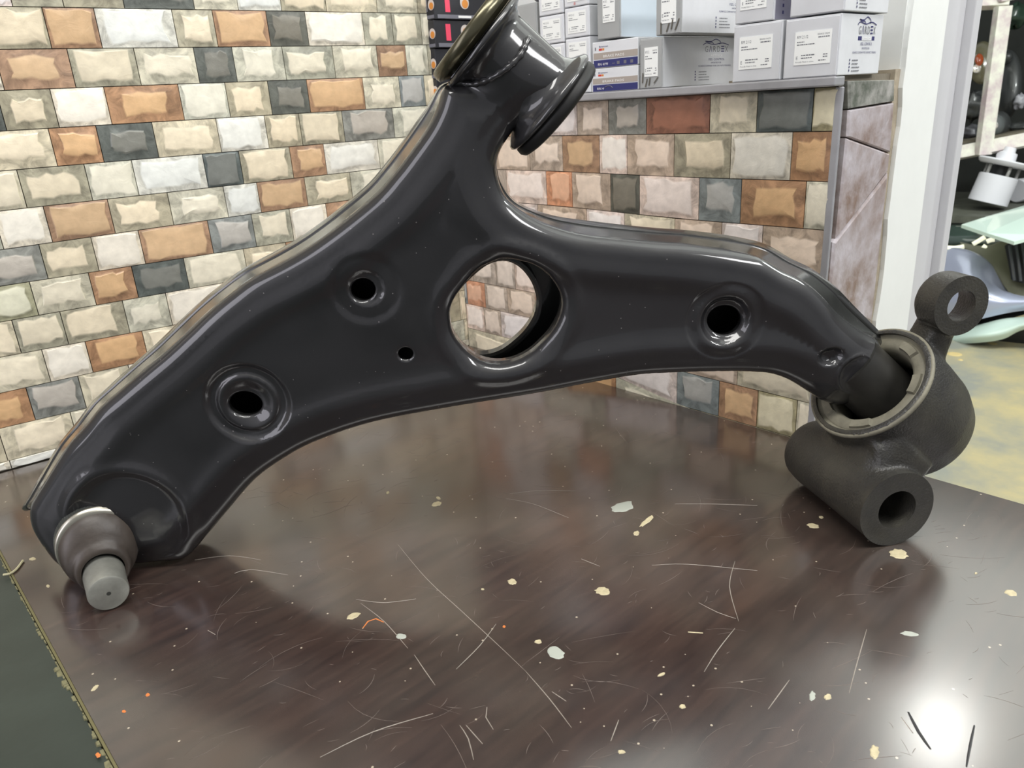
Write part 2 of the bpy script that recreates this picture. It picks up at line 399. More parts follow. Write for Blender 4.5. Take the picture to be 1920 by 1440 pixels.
# metal trims of the low wall
m_alu = mat('grey_metal_trim', (172, 172, 176), .35, metal=.2, noise=.2, nscale=20)
v, f = abox(XR+.005, XR+.093, YE+.003, YC+.004, .2772, .2834); obj('wall_cap', v, f, m_grout, wall_right)
v, f = abox(XR-.010, XR+.005, YE-.001, YC-.004, .2768, .2835, .0012)
tag(obj('trim_1', v, f, m_alu), 'grey metal ledge trim capping the low stone wall', kind='structure')
v, f = abox(XR-.0008, XR+.0024, YE-.0025, YE+.003, -.4, .2762, .0008)
tag(obj('trim_2', v, f, m_alu), 'thin grey vertical metal strip at the stone wall corner', kind='structure')
# plastered post and grey door frame to the right
def yend(x, y): return hit(x, y, (0, YE, 0), (0, 1, 0))
m_cem = mat('bare_cement', (176, 164, 144), .8, noise=.3, nscale=50, bump=.6)
V = []; zs = np.linspace(ZF, ZC, 160); rnd = random.Random(3)
xe = [XR+.1005+rnd.uniform(-.0012, .0012)+.0015*math.sin(z*60) for z in zs]
for z, x in zip(zs, xe): V += [(x, YE-.004, z), (.7305, YE-.004, z), (.7305, YE+.16, z), (x, YE+.16, z)]
Fq = [[4*i+k, 4*i+(k+1) % 4, 4*i+4+(k+1) % 4, 4*i+4+k] for i in range(len(zs)-1) for k in range(4)]+[[0, 1, 2, 3], [len(V)-4+k for k in range(4)]]
tag(obj('wall_post', V, Fq, m_white), 'white plastered post at the end of the low wall', kind='structure')
v, f = abox(XR+.090, XR+.1045, YE-.0005, YE+.15, ZF, .286)
tag(obj('trim_3', v, f, m_cem), 'rough bare cement strip between slate and white post', kind='structure')
m_frame = mat('light_grey_painted_metal', (206, 206, 210), .4, noise=.06, nscale=8)
m_dark = mat('dark_gap', (50, 50, 46), .7)
v, f = join(abox(.738, .752, YE+.0, YE+.10, ZF, ZC, .001), abox(.752, .801, YE+.006, YE+.10, ZF, ZC, .001), abox(.801, .816, YE-.002, YE+.10, ZF, ZC, .001))
tag(obj('door_1', v, f, m_frame), 'light grey metal door frame beside the white post', kind='structure')
v, f = abox(.729, .740, YE+.012, YE+.10, ZF, ZC)  # solid strip, its dark colour stands for shade in the gap
tag(obj('gap_shade_strip', v, f, m_dark), 'dark strip painted as the shaded gap between the white post and the door frame', kind='structure')
v, f = abox(XR+.0985, XR+.105, YE+.0, YC+.2, ZF, .425)
tag(obj('wall_back', v, f, m_white), 'white wall behind the stacked parts boxes', kind='structure')

# ================================================================== TABLE
m_table = bpy.data.materials.new('dark_brown_laminate'); m_table.use_nodes = True
t = NT(m_table); b = t.n['Principled BSDF']; tc = t.new('ShaderNodeTexCoord')
mp = t.new('ShaderNodeMapping'); mp.inputs['Rotation'].default_value = (0, 0, math.radians(-38)); mp.inputs['Scale'].default_value = (1, 9, 1)
t.link(tc.outputs['Object'], mp.inputs[0])
n1 = t.new('ShaderNodeTexNoise'); n1.inputs['Scale'].default_value = 14; n1.inputs['Detail'].default_value = 8; n1.inputs['Roughness'].default_value = .7; t.link(mp.outputs[0], n1.inputs['Vector'])
cr = t.new('ShaderNodeValToRGB'); e = cr.color_ramp.elements; e[0].position = .35; e[0].color = lin((46, 36, 34))+(1,); e[1].position = .7; e[1].color = lin((70, 54, 48))+(1,)
t.link(n1.outputs['Fac'], cr.inputs[0])
n2 = t.new('ShaderNodeTexNoise'); n2.inputs['Scale'].default_value = 9; n2.inputs['Detail'].default_value = 5; t.link(tc.outputs['Object'], n2.inputs['Vector'])
c2 = t.new('ShaderNodeValToRGB'); c2.color_ramp.elements[0].position = .45; c2.color_ramp.elements[1].position = .75; c2.color_ramp.elements[1].color = (.35, .35, .35, 1); t.link(n2.outputs['Fac'], c2.inputs[0])
mx = t.new('ShaderNodeMix', data_type='RGBA'); mx.inputs[7].default_value = lin((92, 88, 80))+(1,); t.link(c2.outputs[0], mx.inputs[0]); t.link(cr.outputs[0], mx.inputs[6])
# dust specks
vo = t.new('ShaderNodeTexVoronoi'); vo.inputs['Scale'].default_value = 120; t.link(tc.outputs['Object'], vo.inputs['Vector'])
vr = t.new('ShaderNodeMath', operation='LESS_THAN'); vr.inputs[1].default_value = .075; t.link(vo.outputs['Distance'], vr.inputs[0])
sp = t.new('ShaderNodeSeparateColor'); t.link(vo.outputs['Color'], sp.inputs[0]); g2 = t.new('ShaderNodeMath', operation='GREATER_THAN'); g2.inputs[1].default_value = .6; t.link(sp.outputs[0], g2.inputs[0])
mu = t.new('ShaderNodeMath', operation='MULTIPLY'); t.link(vr.outputs[0], mu.inputs[0]); t.link(g2.outputs[0], mu.inputs[1])
mx2 = t.new('ShaderNodeMix', data_type='RGBA'); mx2.inputs[7].default_value = lin((170, 158, 140))+(1,); t.link(mu.outputs[0], mx2.inputs[0]); t.link(mx.outputs[2], mx2.inputs[6])
# fine hairline scratches: two stretched voronoi fields, edges only
src = mx2.outputs[2]
t.link(src, b.inputs['Base Color'])
rr = t.new('ShaderNodeMapRange'); rr.inputs[3].default_value = .16; rr.inputs[4].default_value = .26; t.link(n2.outputs['Fac'], rr.inputs[0]); t.link(rr.outputs[0], b.inputs['Roughness'])
b.inputs['Specular IOR Level'].default_value = .8; b.inputs['IOR'].default_value = 1.5; b.inputs['Coat Weight'].default_value = .8; b.inputs['Coat Roughness'].default_value = .16; b.inputs['Coat IOR'].default_value = 1.6

TX0 = .0345
table = thing('work_table', (.3, .3, ZF), 'dark brown scratched laminate table under the black control arm', 'table')
yA = YC-.004; yB = PL[1]-.1096*TX0-.004
V = [(TX0, -.35, -.02), (XR-.001, -.35, -.02), (XR-.001, yA, -.02), (TX0, yB, -.02)]; V += [(a, b_, 0) for a, b_, _ in V]
tabletop = obj('tabletop', V, [[3, 2, 1, 0], [4, 5, 6, 7]]+[[k, (k+1) % 4, 4+(k+1) % 4, 4+k] for k in range(4)], m_table, table)
m_tleg = mat('dark_wood', (52, 38, 32), .5)
for lx in (TX0+.05, XR-.05):
    for ly in (-.30, .60):
        v, f = abox(lx-.022, lx+.022, ly-.022, ly+.022, ZF, -.02); obj('leg', v, f, m_tleg, table)
def tpix(x, y): return hit(x, y, (0, 0, 0), (0, 0, 1))
m_fleck = mat('cream_paint', (196, 184, 150), .6, noise=.2, nscale=300)
m_fleck2 = mat('pale_grey_paint', (168, 172, 162), .5)
m_orange = mat('orange_paint', (206, 120, 60), .6)
def fleck(x, y, w, h, ang, mm, name='paint_fleck', z=.0003):
    rnd = random.Random(int(x*7+y)); n = 18; V = []; c = np.array([x, y])
    ca, sa = math.cos(math.radians(ang)), math.sin(math.radians(ang))
    for k in range(n):
        t_ = 2*math.pi*k/n; rr_ = rnd.uniform(.8, 1.12); dx, dy = w/2*rr_*math.cos(t_), h/2*rr_*math.sin(t_)
        V.append(tpix(x+dx*ca-dy*sa, y+dx*sa+dy*ca))
    cc = np.mean(V, 0); top = [cc+(p-cc)*.8+np.array([0, 0, z]) for p in V]; V = V+top
    return obj(name, V, [[k, (k+1) % n, n+(k+1) % n, n+k] for k in range(n)]+[[n+k for k in range(n)]], mm, table)
for a in [(1130,1108,30,15,5),(1525,986,24,9,8),(1685,1039,36,18,12),(1213,977,34,9,-38),(662,1155,28,12,-18),(819,945,20,9,-12),(960,1091,17,12,0),(1896,1112,26,12,10),
          (1193,1000,12,9,-20),(1009,1203,15,8,0),(1640,1410,18,26,0),(1552,1307,14,12,0),(1280,1325,12,9,0),(1165,1410,15,8,0),(822,934,9,5,20),(727,924,7,5,-30),(905,1105,7,4,0),(1540,970,10,5,10),(61,1048,14,6,-5),(90,1099,7,6,0),(1240,1265,16,6,-20),(178,1290,18,7,-40),(1830,1075,6,4,0)]:
    fleck(*a, m_fleck)
for a in [(1168,950,44,20,-12),(1042,1224,33,22,15),(752,1193,20,10,0),(1523,1305,12,18,0),(1705,1188,34,9,6)]: fleck(*a, m_fleck2)
for a in [(277,1303,9,6,-30),(232,1334,8,6,0),(184,1416,10,10,0),(945,1175,6,5,0)]: fleck(*a, m_orange)
m_scr = mat('scratch_grey', (150, 142, 132), .5)
def scratch(pts, w=.0005, mm=None, name='scratch'):
    P = catmull([tpix(*p) for p in pts], .006); V = []; n = len(P)
    for i, p in enumerate(P):
        d = P[min(i+1, n-1)]-P[max(i-1, 0)]; d /= np.linalg.norm(d)+1e-9; s = np.cross(d, [0, 0, 1])*w/2*(.35+.65*math.sin(math.pi*(i+.5)/n))
        V += [p+s+[0, 0, .00003], p-s+[0, 0, .00003], p+[0, 0, .00018]]
    Fq = []
    for i in range(n-1): a = 3*i; Fq += [[a, a+3, a+5, a+2], [a+2, a+5, a+4, a+1]]
    return obj(name, V, Fq, mm or m_scr, table)
for p_ in [[(746,1021),(800,1085),(870,1150),(940,1215),(985,1258)],[(985,1258),(1030,1310),(1072,1365)],[(949,935),(1000,945),(1066,971)],[(668,1124),(720,1130),(780,1123)],
           [(676,1131),(720,1165),(765,1216)],[(777,1228),(795,1255),(816,1285)],[(956,926),(1010,920),(1080,921)],[(1090,1048),(1125,1062)],[(862,1360),(878,1385),(888,1425)],
           [(913,1326),(911,1345),(925,1368)],[(1265,945),(1340,945),(1420,948)],[(1222,1060),(1290,1058),(1420,1070)],[(1310,1130),(1345,1148),(1380,1160)],[(1320,1260),(1345,1220),(1378,1178)],
           [(855,1255),(900,1210),(930,1170)],[(600,1420),(700,1372),(812,1338)],[(1592,1300),(1605,1250),(1625,1180)],[(874,1360),(905,1395)],[(1035,1297),(1062,1315)],[(365,1050),(430,1042),(490,1050)],
           [(440,1075),(470,1068),(540,1078)],[(1378,1052),(1368,1100),(1385,1165)],[(1160,1350),(1145,1390)],[(390,1182),(404,1190)],[(1690,1345),(1712,1375)],[(1480,1275),(1440,1330)]]: scratch(p_)
scratch([(1827,1360),(1819,1398),(1812,1438)], .0012, m_blackm := mat('dark_mark', (36, 34, 36), .5))
scratch([(1703,1335),(1722,1372),(1745,1405)], .0016, m_blackm)
rnd = random.Random(31); SV, SF = [], []
for _ in range(900):
    x, y = rnd.uniform(TX0+.01, XR-.01), rnd.uniform(.02, .68); a = rnd.choice([rnd.gauss(-.75, .35), rnd.gauss(.1, .3), rnd.uniform(0, 6.28)]); L = rnd.choice([.003, .005, .008, .014, .026])*rnd.uniform(.6, 1.5); cv = rnd.uniform(-.5, .5); w = rnd.uniform(.00006, .00016); n0 = len(SV)
    for k in range(6):
        t_ = k/5-.5; aa = a+cv*t_; px_, py_ = x+L*t_*math.cos(aa), y+L*t_*math.sin(aa); sx, sy = -math.sin(aa)*w*(1-abs(2*t_)*.7), math.cos(aa)*w*(1-abs(2*t_)*.7)
        SV += [(px_+sx, py_+sy, .00004), (px_-sx, py_-sy, .00004)]
    SF += [[n0+2*k+1, n0+2*k+3, n0+2*k+2, n0+2*k] for k in range(5)]
tag(obj('fine_scratches', SV, SF, mat('fine_scratch_grey', (112, 102, 96), .5), table), kind='stuff')
scratch([(680,1178),(690,1165),(705,1160),(720,1167)], .0010, m_orange)
scratch([(1290,1185),(1318,1187)], .0010, m_fleck)
# seam between the two table tops and the greenish board on the left
m_green = mat('dark_green_board', (52, 60, 54), .35, noise=.35, nscale=9, bump=.2, bscale=60)
V = [(-.75, -.35, -.022), (TX0-.0022, -.35, -.022), (TX0-.0022, yB, -.022), (-.75, PL[1]+.06, -.022)]; V += [(a, b_, -.0015) for a, b_, _ in V]
board = thing('side_counter', (-.3, .2, ZF), 'dark green board counter beside the brown table', 'counter')
obj('countertop', V, [[3, 2, 1, 0], [4, 5, 6, 7]]+[[k, (k+1) % 4, 4+(k+1) % 4, 4+k] for k in range(4)], m_green, board)
for lx, ly in ((-.7, -.3), (-.03, -.3), (-.7, .6), (-.03, .6)):
    v, f = abox(lx-.02, lx+.02, ly-.02, ly+.02, ZF, -.022); obj('leg', v, f, m_tleg, board)
m_seam = mat('yellowed_edge_filler', (126, 122, 90), .7, noise=.4, nscale=300)
rnd = random.Random(11); V = []; Fq = []; y = .70
while y > .28:
    L = rnd.uniform(.002, .007); w = rnd.choice([.0002, .0003, .0004, .0006, .001, .0016, .0028]); n = len(V); h_ = rnd.uniform(.0002, .0009)
    x0 = TX0-.0022-w; x1 = TX0-.0016
    V += [(x0+rnd.uniform(0, w*.6), y, -.0018), (x1, y, -.0018), (x1, y-L, -.0018), (x0, y-L*.8, -.0018), (x0+w*.4, y-.1*L, -.0015+h_), (x1-.0002, y-.1*L, -.0015+h_), (x1-.0002, y-L*.9, -.0015+h_), (x0+w*.3, y-L*.8, -.0015+h_)]
    Fq += [[n+k, n+(k+1) % 4, n+4+(k+1) % 4, n+4+k] for k in range(4)]+[[n+4, n+5, n+6, n+7]]; y -= L*rnd.uniform(.8, 1.6)
tag(obj('filler_crumbs', V, Fq, m_seam, board), kind='stuff')
v, f = abox(TX0-.0014, TX0-.0001, .25, .75, -.006, -.0004); obj('edge_strip', v, f, mat('pale_edge_band', (104, 98, 66), .6), table)
v, f = tube(catmull([hit(x, y, (0, 0, .001), (0, 0, 1)) for x, y in [(6,1078),(18,1076),(30,1068),(38,1058),(43,1051)]], .003), .0008, 6)
tag(obj('string_bit', v, f, mat('pale_string', (178, 172, 140), .8)), 'short bit of pale string lying across the table seam', 'string')
# ================================================================== CONTROL ARM
def paint_mat(name, base, rough, speck=.5, rough2=None):
    m = bpy.data.materials.new(name); m.use_nodes = True; t = NT(m); b = t.n['Principled BSDF']; tc = t.new('ShaderNodeTexCoord')
    vo = t.new('ShaderNodeTexVoronoi'); vo.inputs['Scale'].default_value = 260; t.link(tc.outputs['Object'], vo.inputs['Vector'])
    vr = t.new('ShaderNodeMath', operation='LESS_THAN'); vr.inputs[1].default_value = .09; t.link(vo.outputs['Distance'], vr.inputs[0])
    sp = t.new('ShaderNodeSeparateColor'); t.link(vo.outputs['Color'], sp.inputs[0]); g2 = t.new('ShaderNodeMath', operation='GREATER_THAN'); g2.inputs[1].default_value = .86; t.link(sp.outputs[0], g2.inputs[0])
    mu = t.new('ShaderNodeMath', operation='MULTIPLY'); t.link(vr.outputs[0], mu.inputs[0]); t.link(g2.outputs[0], mu.inputs[1])
    ms = t.new('ShaderNodeMath', operation='MULTIPLY'); ms.inputs[1].default_value = speck; t.link(mu.outputs[0], ms.inputs[0])
    n1 = t.new('ShaderNodeTexNoise'); n1.inputs['Scale'].default_value = 18; n1.inputs['Detail'].default_value = 7; t.link(tc.outputs['Object'], n1.inputs['Vector'])
    mx0 = t.new('ShaderNodeMix', data_type='RGBA'); mx0.inputs[6].default_value = lin(base)+(1,); mx0.inputs[7].default_value = tuple(v*1.5 for v in lin(base))+(1,); t.link(n1.outputs['Fac'], mx0.inputs[0])
    mx = t.new('ShaderNodeMix', data_type='RGBA'); mx.inputs[7].default_value = lin((150, 145, 145))+(1,); t.link(ms.outputs[0], mx.inputs[0]); t.link(mx0.outputs[2], mx.inputs[6])
    t.link(mx.outputs[2], b.inputs['Base Color'])
    rr = t.new('ShaderNodeMapRange'); rr.inputs[1].default_value = .35; rr.inputs[2].default_value = .65; rr.inputs[3].default_value = rough; rr.inputs[4].default_value = rough2 or rough*1.5; t.link(n1.outputs['Fac'], rr.inputs[0]); t.link(rr.outputs[0], b.inputs['Roughness'])
    nb = t.new('ShaderNodeTexNoise'); nb.inputs['Scale'].default_value = 380; nb.inputs['Detail'].default_value = 2; t.link(tc.outputs['Object'], nb.inputs['Vector'])
    bp = t.new('ShaderNodeBump'); bp.inputs['Strength'].default_value = .06; bp.inputs['Distance'].default_value = .001; t.link(nb.outputs['Fac'], bp.inputs['Height']); t.link(bp.outputs[0], b.inputs['Normal'])
    b.inputs['Specular IOR Level'].default_value = .5; b.inputs['Coat Weight'].default_value = 1; b.inputs['Coat Roughness'].default_value = .09; b.inputs['Coat IOR'].default_value = 1.5
    t.link(bp.outputs[0], b.inputs['Normal'])
    return m
m_paint = paint_mat('glossy_black_paint', (17, 16, 19), .44)
m_paint2 = paint_mat('black_paint_flange', (20, 20, 19), .3)
TH, AL = math.radians(-39), math.radians(3)
AN_h = np.array([math.sin(TH), -math.cos(TH), 0])
AN = AN_h*math.cos(AL)+np.array([0, 0, -math.sin(AL)])          # normal of the arm's face, towards the camera
AD = np.array([math.cos(TH), math.sin(TH), 0]); AW = np.cross(AN, AD); AW = AW*np.sign(AW[2])
AO = at(330, 1065, .570)
TK = .034                                                        # depth of the pressed box
def puv(x, y, t=0.):
    p = hit(x, y, AO-AN*t, AN)-(AO-AN*t); return np.array([p@AD, p@AW])
def uvw(u, v, t=0.):                                             # t = depth behind the face plane
    return AO+AD*u+AW*v-AN*t
arm = thing('control_arm', uvw(0, 0)*np.array([1, 1, 0]), 'glossy black pressed steel suspension control arm standing on the brown table', 'car part')

# front fold line F (px) and rear edge B (px); same count
sil_top_left = [(823,168),(804,201),(780,235),(742,288),(719,317),(692,348),(650,384),(608,417),(567,446),(525,471),(458,507),(412,540),(370,575),(333,610),(292,650),(250,687),(208,725),(175,756),(146,794),(117,829),(100,856),(75,900),(57,932),(47,955)]
low = [(56,991),(80,1031),(109,1062),(150,1078),(200,1085),(250,1082),(300,1074),(330,1065),(352,1046),(378,1018),(425,962),(478,902),(540,858),(600,828),(700,795),(840,768),(1000,742),(1100,723),(1194,707),(1276,702),(1358,700),(1416,701),(1451,705),(1484,717),(1522,741),(1550,760),(1585,772),(1620,760),(1650,728),(1668,690)]
sil_top_right = [(1672,650),(1645,622),(1603,580),(1566,542),(1524,509),(1482,488),(1436,462),(1384,449),(1332,441),(1280,435),(1232,432),(1170,426),(1101,418),(1045,410),(1000,397),(962,378)]
neck_r = [(942,358),(933,325),(933,303),(940,282),(952,262),(968,240),(1000,200),(1040,160),(1068,134)]
neck_t = [(1052,118),(1020,90),(990,68),(984,85),(975,103),(960,118),(945,130),(918,147),(890,157),(862,155),(840,160)]
def inset_px(P, d):
    P = np.array(P, float); n = len(P); out = []
    for i, p in enumerate(P):
        q = P[min(i+1, n-1)]-P[max(i-1, 0)]; q /= np.linalg.norm(q); nn = np.array([q[1], -q[0]])   # left of travel in image coords
        out.append(p+nn*(d[i] if hasattr(d, '__len__') else d))
    return out
nL_ = len(sil_top_left)
dl = [-(20 if i < 14 else max(5, 20-(i-13)*1.7)) for i in range(nL_)]; dl[0] = -6; dl[1] = -14
F_left = inset_px(sil_top_left, [-v for v in dl])
F_left = [np.array(p)+(np.array(p)-np.array(p)) for p in F_left]
nR = len(sil_top_right)
F_right = inset_px(sil_top_right, [-(24 if 1 < i < nR-3 else [6, 16, 22][min(i, 2)] if i < 3 else [18, 12, 6][i-(nR-3)]) for i in range(nR)])
# make sure the insets fall inside (towards the arm's middle)
if np.linalg.norm(np.array(F_left[10])-np.array((620, 620))) > np.linalg.norm(np.array(sil_top_left[10])-np.array((620, 620))):
    F_left = inset_px(sil_top_left, dl)
if F_right[8][1] < sil_top_right[8][1]:
    F_right = [2*np.array(s)-np.array(f) for s, f in zip(sil_top_right, F_right)]
FP = list(F_left)+low+list(F_right)+neck_r+neck_t
BP = list(sil_top_left)+low+list(sil_top_right)+neck_r+neck_t
useB = [1]*nL_+[0]*len(low)+[1]*nR+[0]*(len(neck_r)+len(neck_t))
Fuv = np.array([puv(p[0], p[1], .004) for p in FP])
Buv = np.array([puv(p[0], p[1], TK) if u_ else puv(p[0], p[1], .004) for p, u_ in zip(BP, useB)])
vmin = (.0010-AO[2])/AW[2]; Fuv[:, 1] = np.maximum(Fuv[:, 1], vmin+.0012); Buv[:, 1] = np.maximum(Buv[:, 1], vmin+.0030)
FB = catmull(np.hstack([Fuv, Buv]), .0022, closed=True)
# remove near-duplicate samples
keep = [0]
for i in range(1, len(FB)):
    if np.linalg.norm(FB[i, :2]-FB[keep[-1], :2]) > .0009: keep.append(i)
FB = FB[keep]; FO, BO = FB[:, :2], FB[:, 2:]
def sdf(P, L):
    """distance from points P (n,2) to closed polyline L"""
    A = L; Bn = np.roll(L, -1, 0); D = Bn-A; dd = (D**2).sum(1)+1e-16; out = np.empty(len(P))
    for i in range(0, len(P), 2000):
        X = P[i:i+2000, None, :]-A[None]; t_ = np.clip((X*D[None]).sum(2)/dd[None], 0, 1)
        out[i:i+2000] = np.sqrt((((X-t_[..., None]*D[None])**2).sum(2)).min(1))
    return out
def inside(P, L):
    x, y = P[:, 0][:, None], P[:, 1][:, None]; x1, y1 = L[:, 0][None], L[:, 1][None]; L2 = np.roll(L, -1, 0); x2, y2 = L2[:, 0][None], L2[:, 1][None]
    c = ((y1 > y) != (y2 > y)) & (x < (x2-x1)*(y-y1)/(y2-y1+1e-15)+x1)
    return c.sum(1) % 2 == 1
def hole_px(cx, cy, rx, ry, ang=0, n=40):
    ca, sa = math.cos(math.radians(ang)), math.sin(math.radians(ang))
    return np.array([puv(cx+rx*math.cos(k)*ca-ry*math.sin(k)*sa, cy+rx*math.cos(k)*sa+ry*math.sin(k)*ca, .002) for k in np.linspace(0, 2*math.pi, n, endpoint=False)])
S6 = lambda L: [(830+a/6.26, 470+b_/6.26) for a, b_ in L]
big_px = S6([(85,800),(90,690),(150,550),(290,370),(420,230),(540,165),(660,115),(760,103),(900,125),(1060,170),(1200,260),(1310,380),(1390,520),(1410,650),(1380,800),(1300,960),(1170,1110),(1010,1240),(830,1320),(640,1345),(450,1310),(290,1210),(170,1070),(105,940)])
bigF = catmull([puv(x, y, .001) for x, y in big_px], .003, closed=True)
bigB_px = S6([(60,800),(110,560),(300,330),(520,150),(700,100),(820,128),(930,205),(1030,340),(1082,480),(1090,600),(1060,740),(960,900),(840,1020),(700,1125),(560,1180),(420,1190),(300,1140),(180,1030),(95,900)])
bigB = catmull([puv(x, y, TK) for x, y in bigB_px], .003, closed=True)
holes = [bigF, hole_px(459, 760, 31, 22, 8), hole_px(681, 543, 23, 21), hole_px(1361, 603, 32, 27, -12), hole_px(761, 661, 14, 12)]
c1, c2_, c3, cb = puv(464, 757), puv(687, 540), puv(1361, 602), puv(247, 975)
cd1, cr1 = puv(1557, 668), puv(1607, 703)
e_a, e_b = puv(893, 70, TK/2), puv(1027, 192, TK/2); axd = (e_b-e_a)/np.linalg.norm(e_b-e_a)
RS = .0232                                                        # sleeve radius
uEnd = puv(1500, 600)[0]; uEnd2 = puv(1640, 700)[0]
def smooth(x): x = np.clip(x, 0, 1); return x*x*(3-2*x)
def height(P):
    d = sdf(P, FO); u, v = P[:, 0], P[:, 1]
    e_ = smooth((u-uEnd)/(uEnd2-uEnd))
    rf = .0095+.0115*e_
    s = np.clip(d, 0, rf); h = -(rf-np.sqrt(np.maximum(0, rf**2-(rf-s)**2)))*(1+.0*e_)
    # gentle crown of the pressing and a soft ridge behind the fold
    h = h+.0022*np.exp(-((d-.020)/.008)**2)*(1-e_)
    h = h+.0016*np.sin(u*21+1.2)*np.cos(v*17)*smooth(d/.03)
    def disc(c, rx): return np.sqrt(((P-c)**2).sum(1))/rx
    q = disc(c1, 1); h = h-.0024*smooth((.0272-q)/.0045)+.0016*smooth((.0200-q)/.003)-.003*smooth((.0165-q)/.009)
    q = disc(c2_, 1); h = h-.0012*smooth((.0232-q)/.006)-.0014*smooth((.012-q)/.004)
    q = disc(c3, 1); h = h-.0007*smooth((.0258-q)/.0025)+.0009*np.exp(-((q-.0175)/.003)**2)-.0032*smooth((.0165-q)/.005)
    q = disc(cb, 1); h = h+.0018*np.exp(-((q-.0385)/.0045)**2)*(smooth(((P-cb)@np.array([.25, .97])+.02)/.02))-.0007*smooth((.036-q)/.005)
    dx, dy = (P-cd1)[:, 0], (P-cd1)[:, 1]; q = np.sqrt((dx/.0098)**2+(dy/.0070)**2); h = h-.0042*smooth((1.0-q)/.55)
    q = disc(cr1, 1); h = h+.0006*np.exp(-((q-.0135)/.0012)**2)
    # rolled rim of the large opening and small holes
    db = sdf(P, bigF); s = np.clip(db, 0, .0055); h = h-(.0055-np.sqrt(np.maximum(0, .0055**2-(.0055-s)**2)))+.0012*np.exp(-((db-.009)/.004)**2)
    for hl in holes[1:]:
        dh = sdf(P, hl); s = np.clip(dh, 0, .0015); h = h-(.0015-np.sqrt(np.maximum(0, .0015**2-(.0015-s)**2)))
    # saddle lying over the sleeve
    w = P-e_a; along = w@axd; da = np.abs(w[:, 0]*axd[1]-w[:, 1]*axd[0]); R2 = RS+.0020
    env = np.sqrt(np.maximum(1e-9, R2**2-np.minimum(da, R2*.9999)**2))-TK/2
    env = np.where(da > R2*.999, -.05, env)
    wn = smooth((v-puv(900, 330)[1])/.06)
    k = .006; hh = np.clip(.5+.5*(env-h)/k, 0, 1); sm = h*(1-hh)+env*hh+k*hh*(1-hh)
    return np.where(wn > 0, h*(1-wn)+sm*wn, h)
# points: rings near edges + interior grid
def ring(L, d, sign):
    A = np.roll(L, 1, 0); Bn = np.roll(L, -1, 0); T = Bn-A; T /= np.linalg.norm(T, axis=1)[:, None]+1e-12; N = np.stack([-T[:, 1], T[:, 0]], 1)
    area_ = .5*np.sum(L[:, 0]*np.roll(L[:, 1], -1)-np.roll(L[:, 0], -1)*L[:, 1]); N *= np.sign(area_)*sign
    Q = L+N*d; return Q
pts = []
for d in (.0002, .0007, .0016, .0028, .0042, .006, .0082, .0105, .013, .016, .02):
    Q = ring(FO, d, 1); pts.append(Q[(sdf(Q, FO) > d*.93) & inside(Q, FO)])
for hi_, hl in enumerate(holes):
    for d in ((.0003, .0010, .0022, .0040, .0060, .0085, .0115) if hi_ == 0 else (.0002, .0006, .0014, .003, .005)):
        Q = ring(hl, d, -1); pts.append(Q)
for c, rads in ((c1, (.0145, .0165, .0185, .0205, .022, .0235, .025, .0265, .028)), (c2_, (.012, .014, .017, .020, .0225, .025)), (c3, (.0145, .0165, .0185, .021, .0235, .0245, .0255, .0265, .0275)), (cb, (.030, .0325, .035, .037, .039, .041, .044)), (cd1, (.002, .004, .0055, .007, .0085, .010)), (cr1, (.0115, .0125, .0135, .0145, .0155))):
    for r_ in rads:
        n_ = max(10, int(2*math.pi*r_/.0018)); k = np.linspace(0, 2*math.pi, n_, endpoint=False); pts.append(c+r_*np.stack([np.cos(k), np.sin(k)], 1))
lo, hi = FO.min(0), FO.max(0); g = .0030
gx, gy = np.meshgrid(np.arange(lo[0], hi[0], g), np.arange(lo[1], hi[1], g*.87)); gx[::2] += g/2; G = np.stack([gx.ravel(), gy.ravel()], 1); pts.append(G)
# finer around the sleeve saddle
pts.append(np.array([e_a+axd*a_+np.array([-axd[1], axd[0]])*b_ for a_ in np.arange(0, .06, .0018) for b_ in np.arange(-.027, .027, .0018)]))
P = np.vstack(pts); P = P[inside(P, FO)]
dF = sdf(P, FO); ok = dF > .00018
for hl in holes: ok &= ~inside(P, hl); ok &= sdf(P, hl) > .00018
P = P[ok]
_, ui = np.unique(np.round(P/.0007).astype(int), axis=0, return_index=True); P = P[ui]
loops = [FO]+holes; allp = np.vstack(loops+[P]); edges = []; off = 0
for L in loops: edges += [(off+k, off+(k+1) % len(L)) for k in range(len(L))]; off += len(L)
res = delaunay_2d_cdt([Vector(p) for p in allp], edges, [], 0, 1e-7)
Vp = np.array([v[:] for v in res[0]]); Tr = np.array([f[:] for f in res[2]])
cen = Vp[Tr].mean(1); ok = inside(cen, FO)
for hl in holes: ok &= ~inside(cen, hl)
Tr = Tr[ok]; used = np.unique(Tr); rm = -np.ones(len(Vp), int); rm[used] = np.arange(len(used)); Vp = Vp[used]; Tr = rm[Tr]
hgt = height(Vp); ee = .00025
def push_in(Q): return Q
hx = (height(Vp+[ee, 0])-height(Vp-[ee, 0]))/(2*ee); hy = (height(Vp+[0, ee])-height(Vp-[0, ee]))/(2*ee)
for hl in holes:                      # the same at the edges of the openings: take the slope a little outside the hole
    nr_ = sdf(Vp, hl) < 3.5e-4; idx = np.where(nr_)[0]
    if len(idx):
        D_ = Vp[idx]-hl.mean(0); D_ /= np.linalg.norm(D_, axis=1)[:, None]; Q_ = Vp[idx]+D_*.0006
        hx[idx] = (height(Q_+[ee, 0])-height(Q_-[ee, 0]))/(2*ee)*1.6; hy[idx] = (height(Q_+[0, ee])-height(Q_-[0, ee]))/(2*ee)*1.6
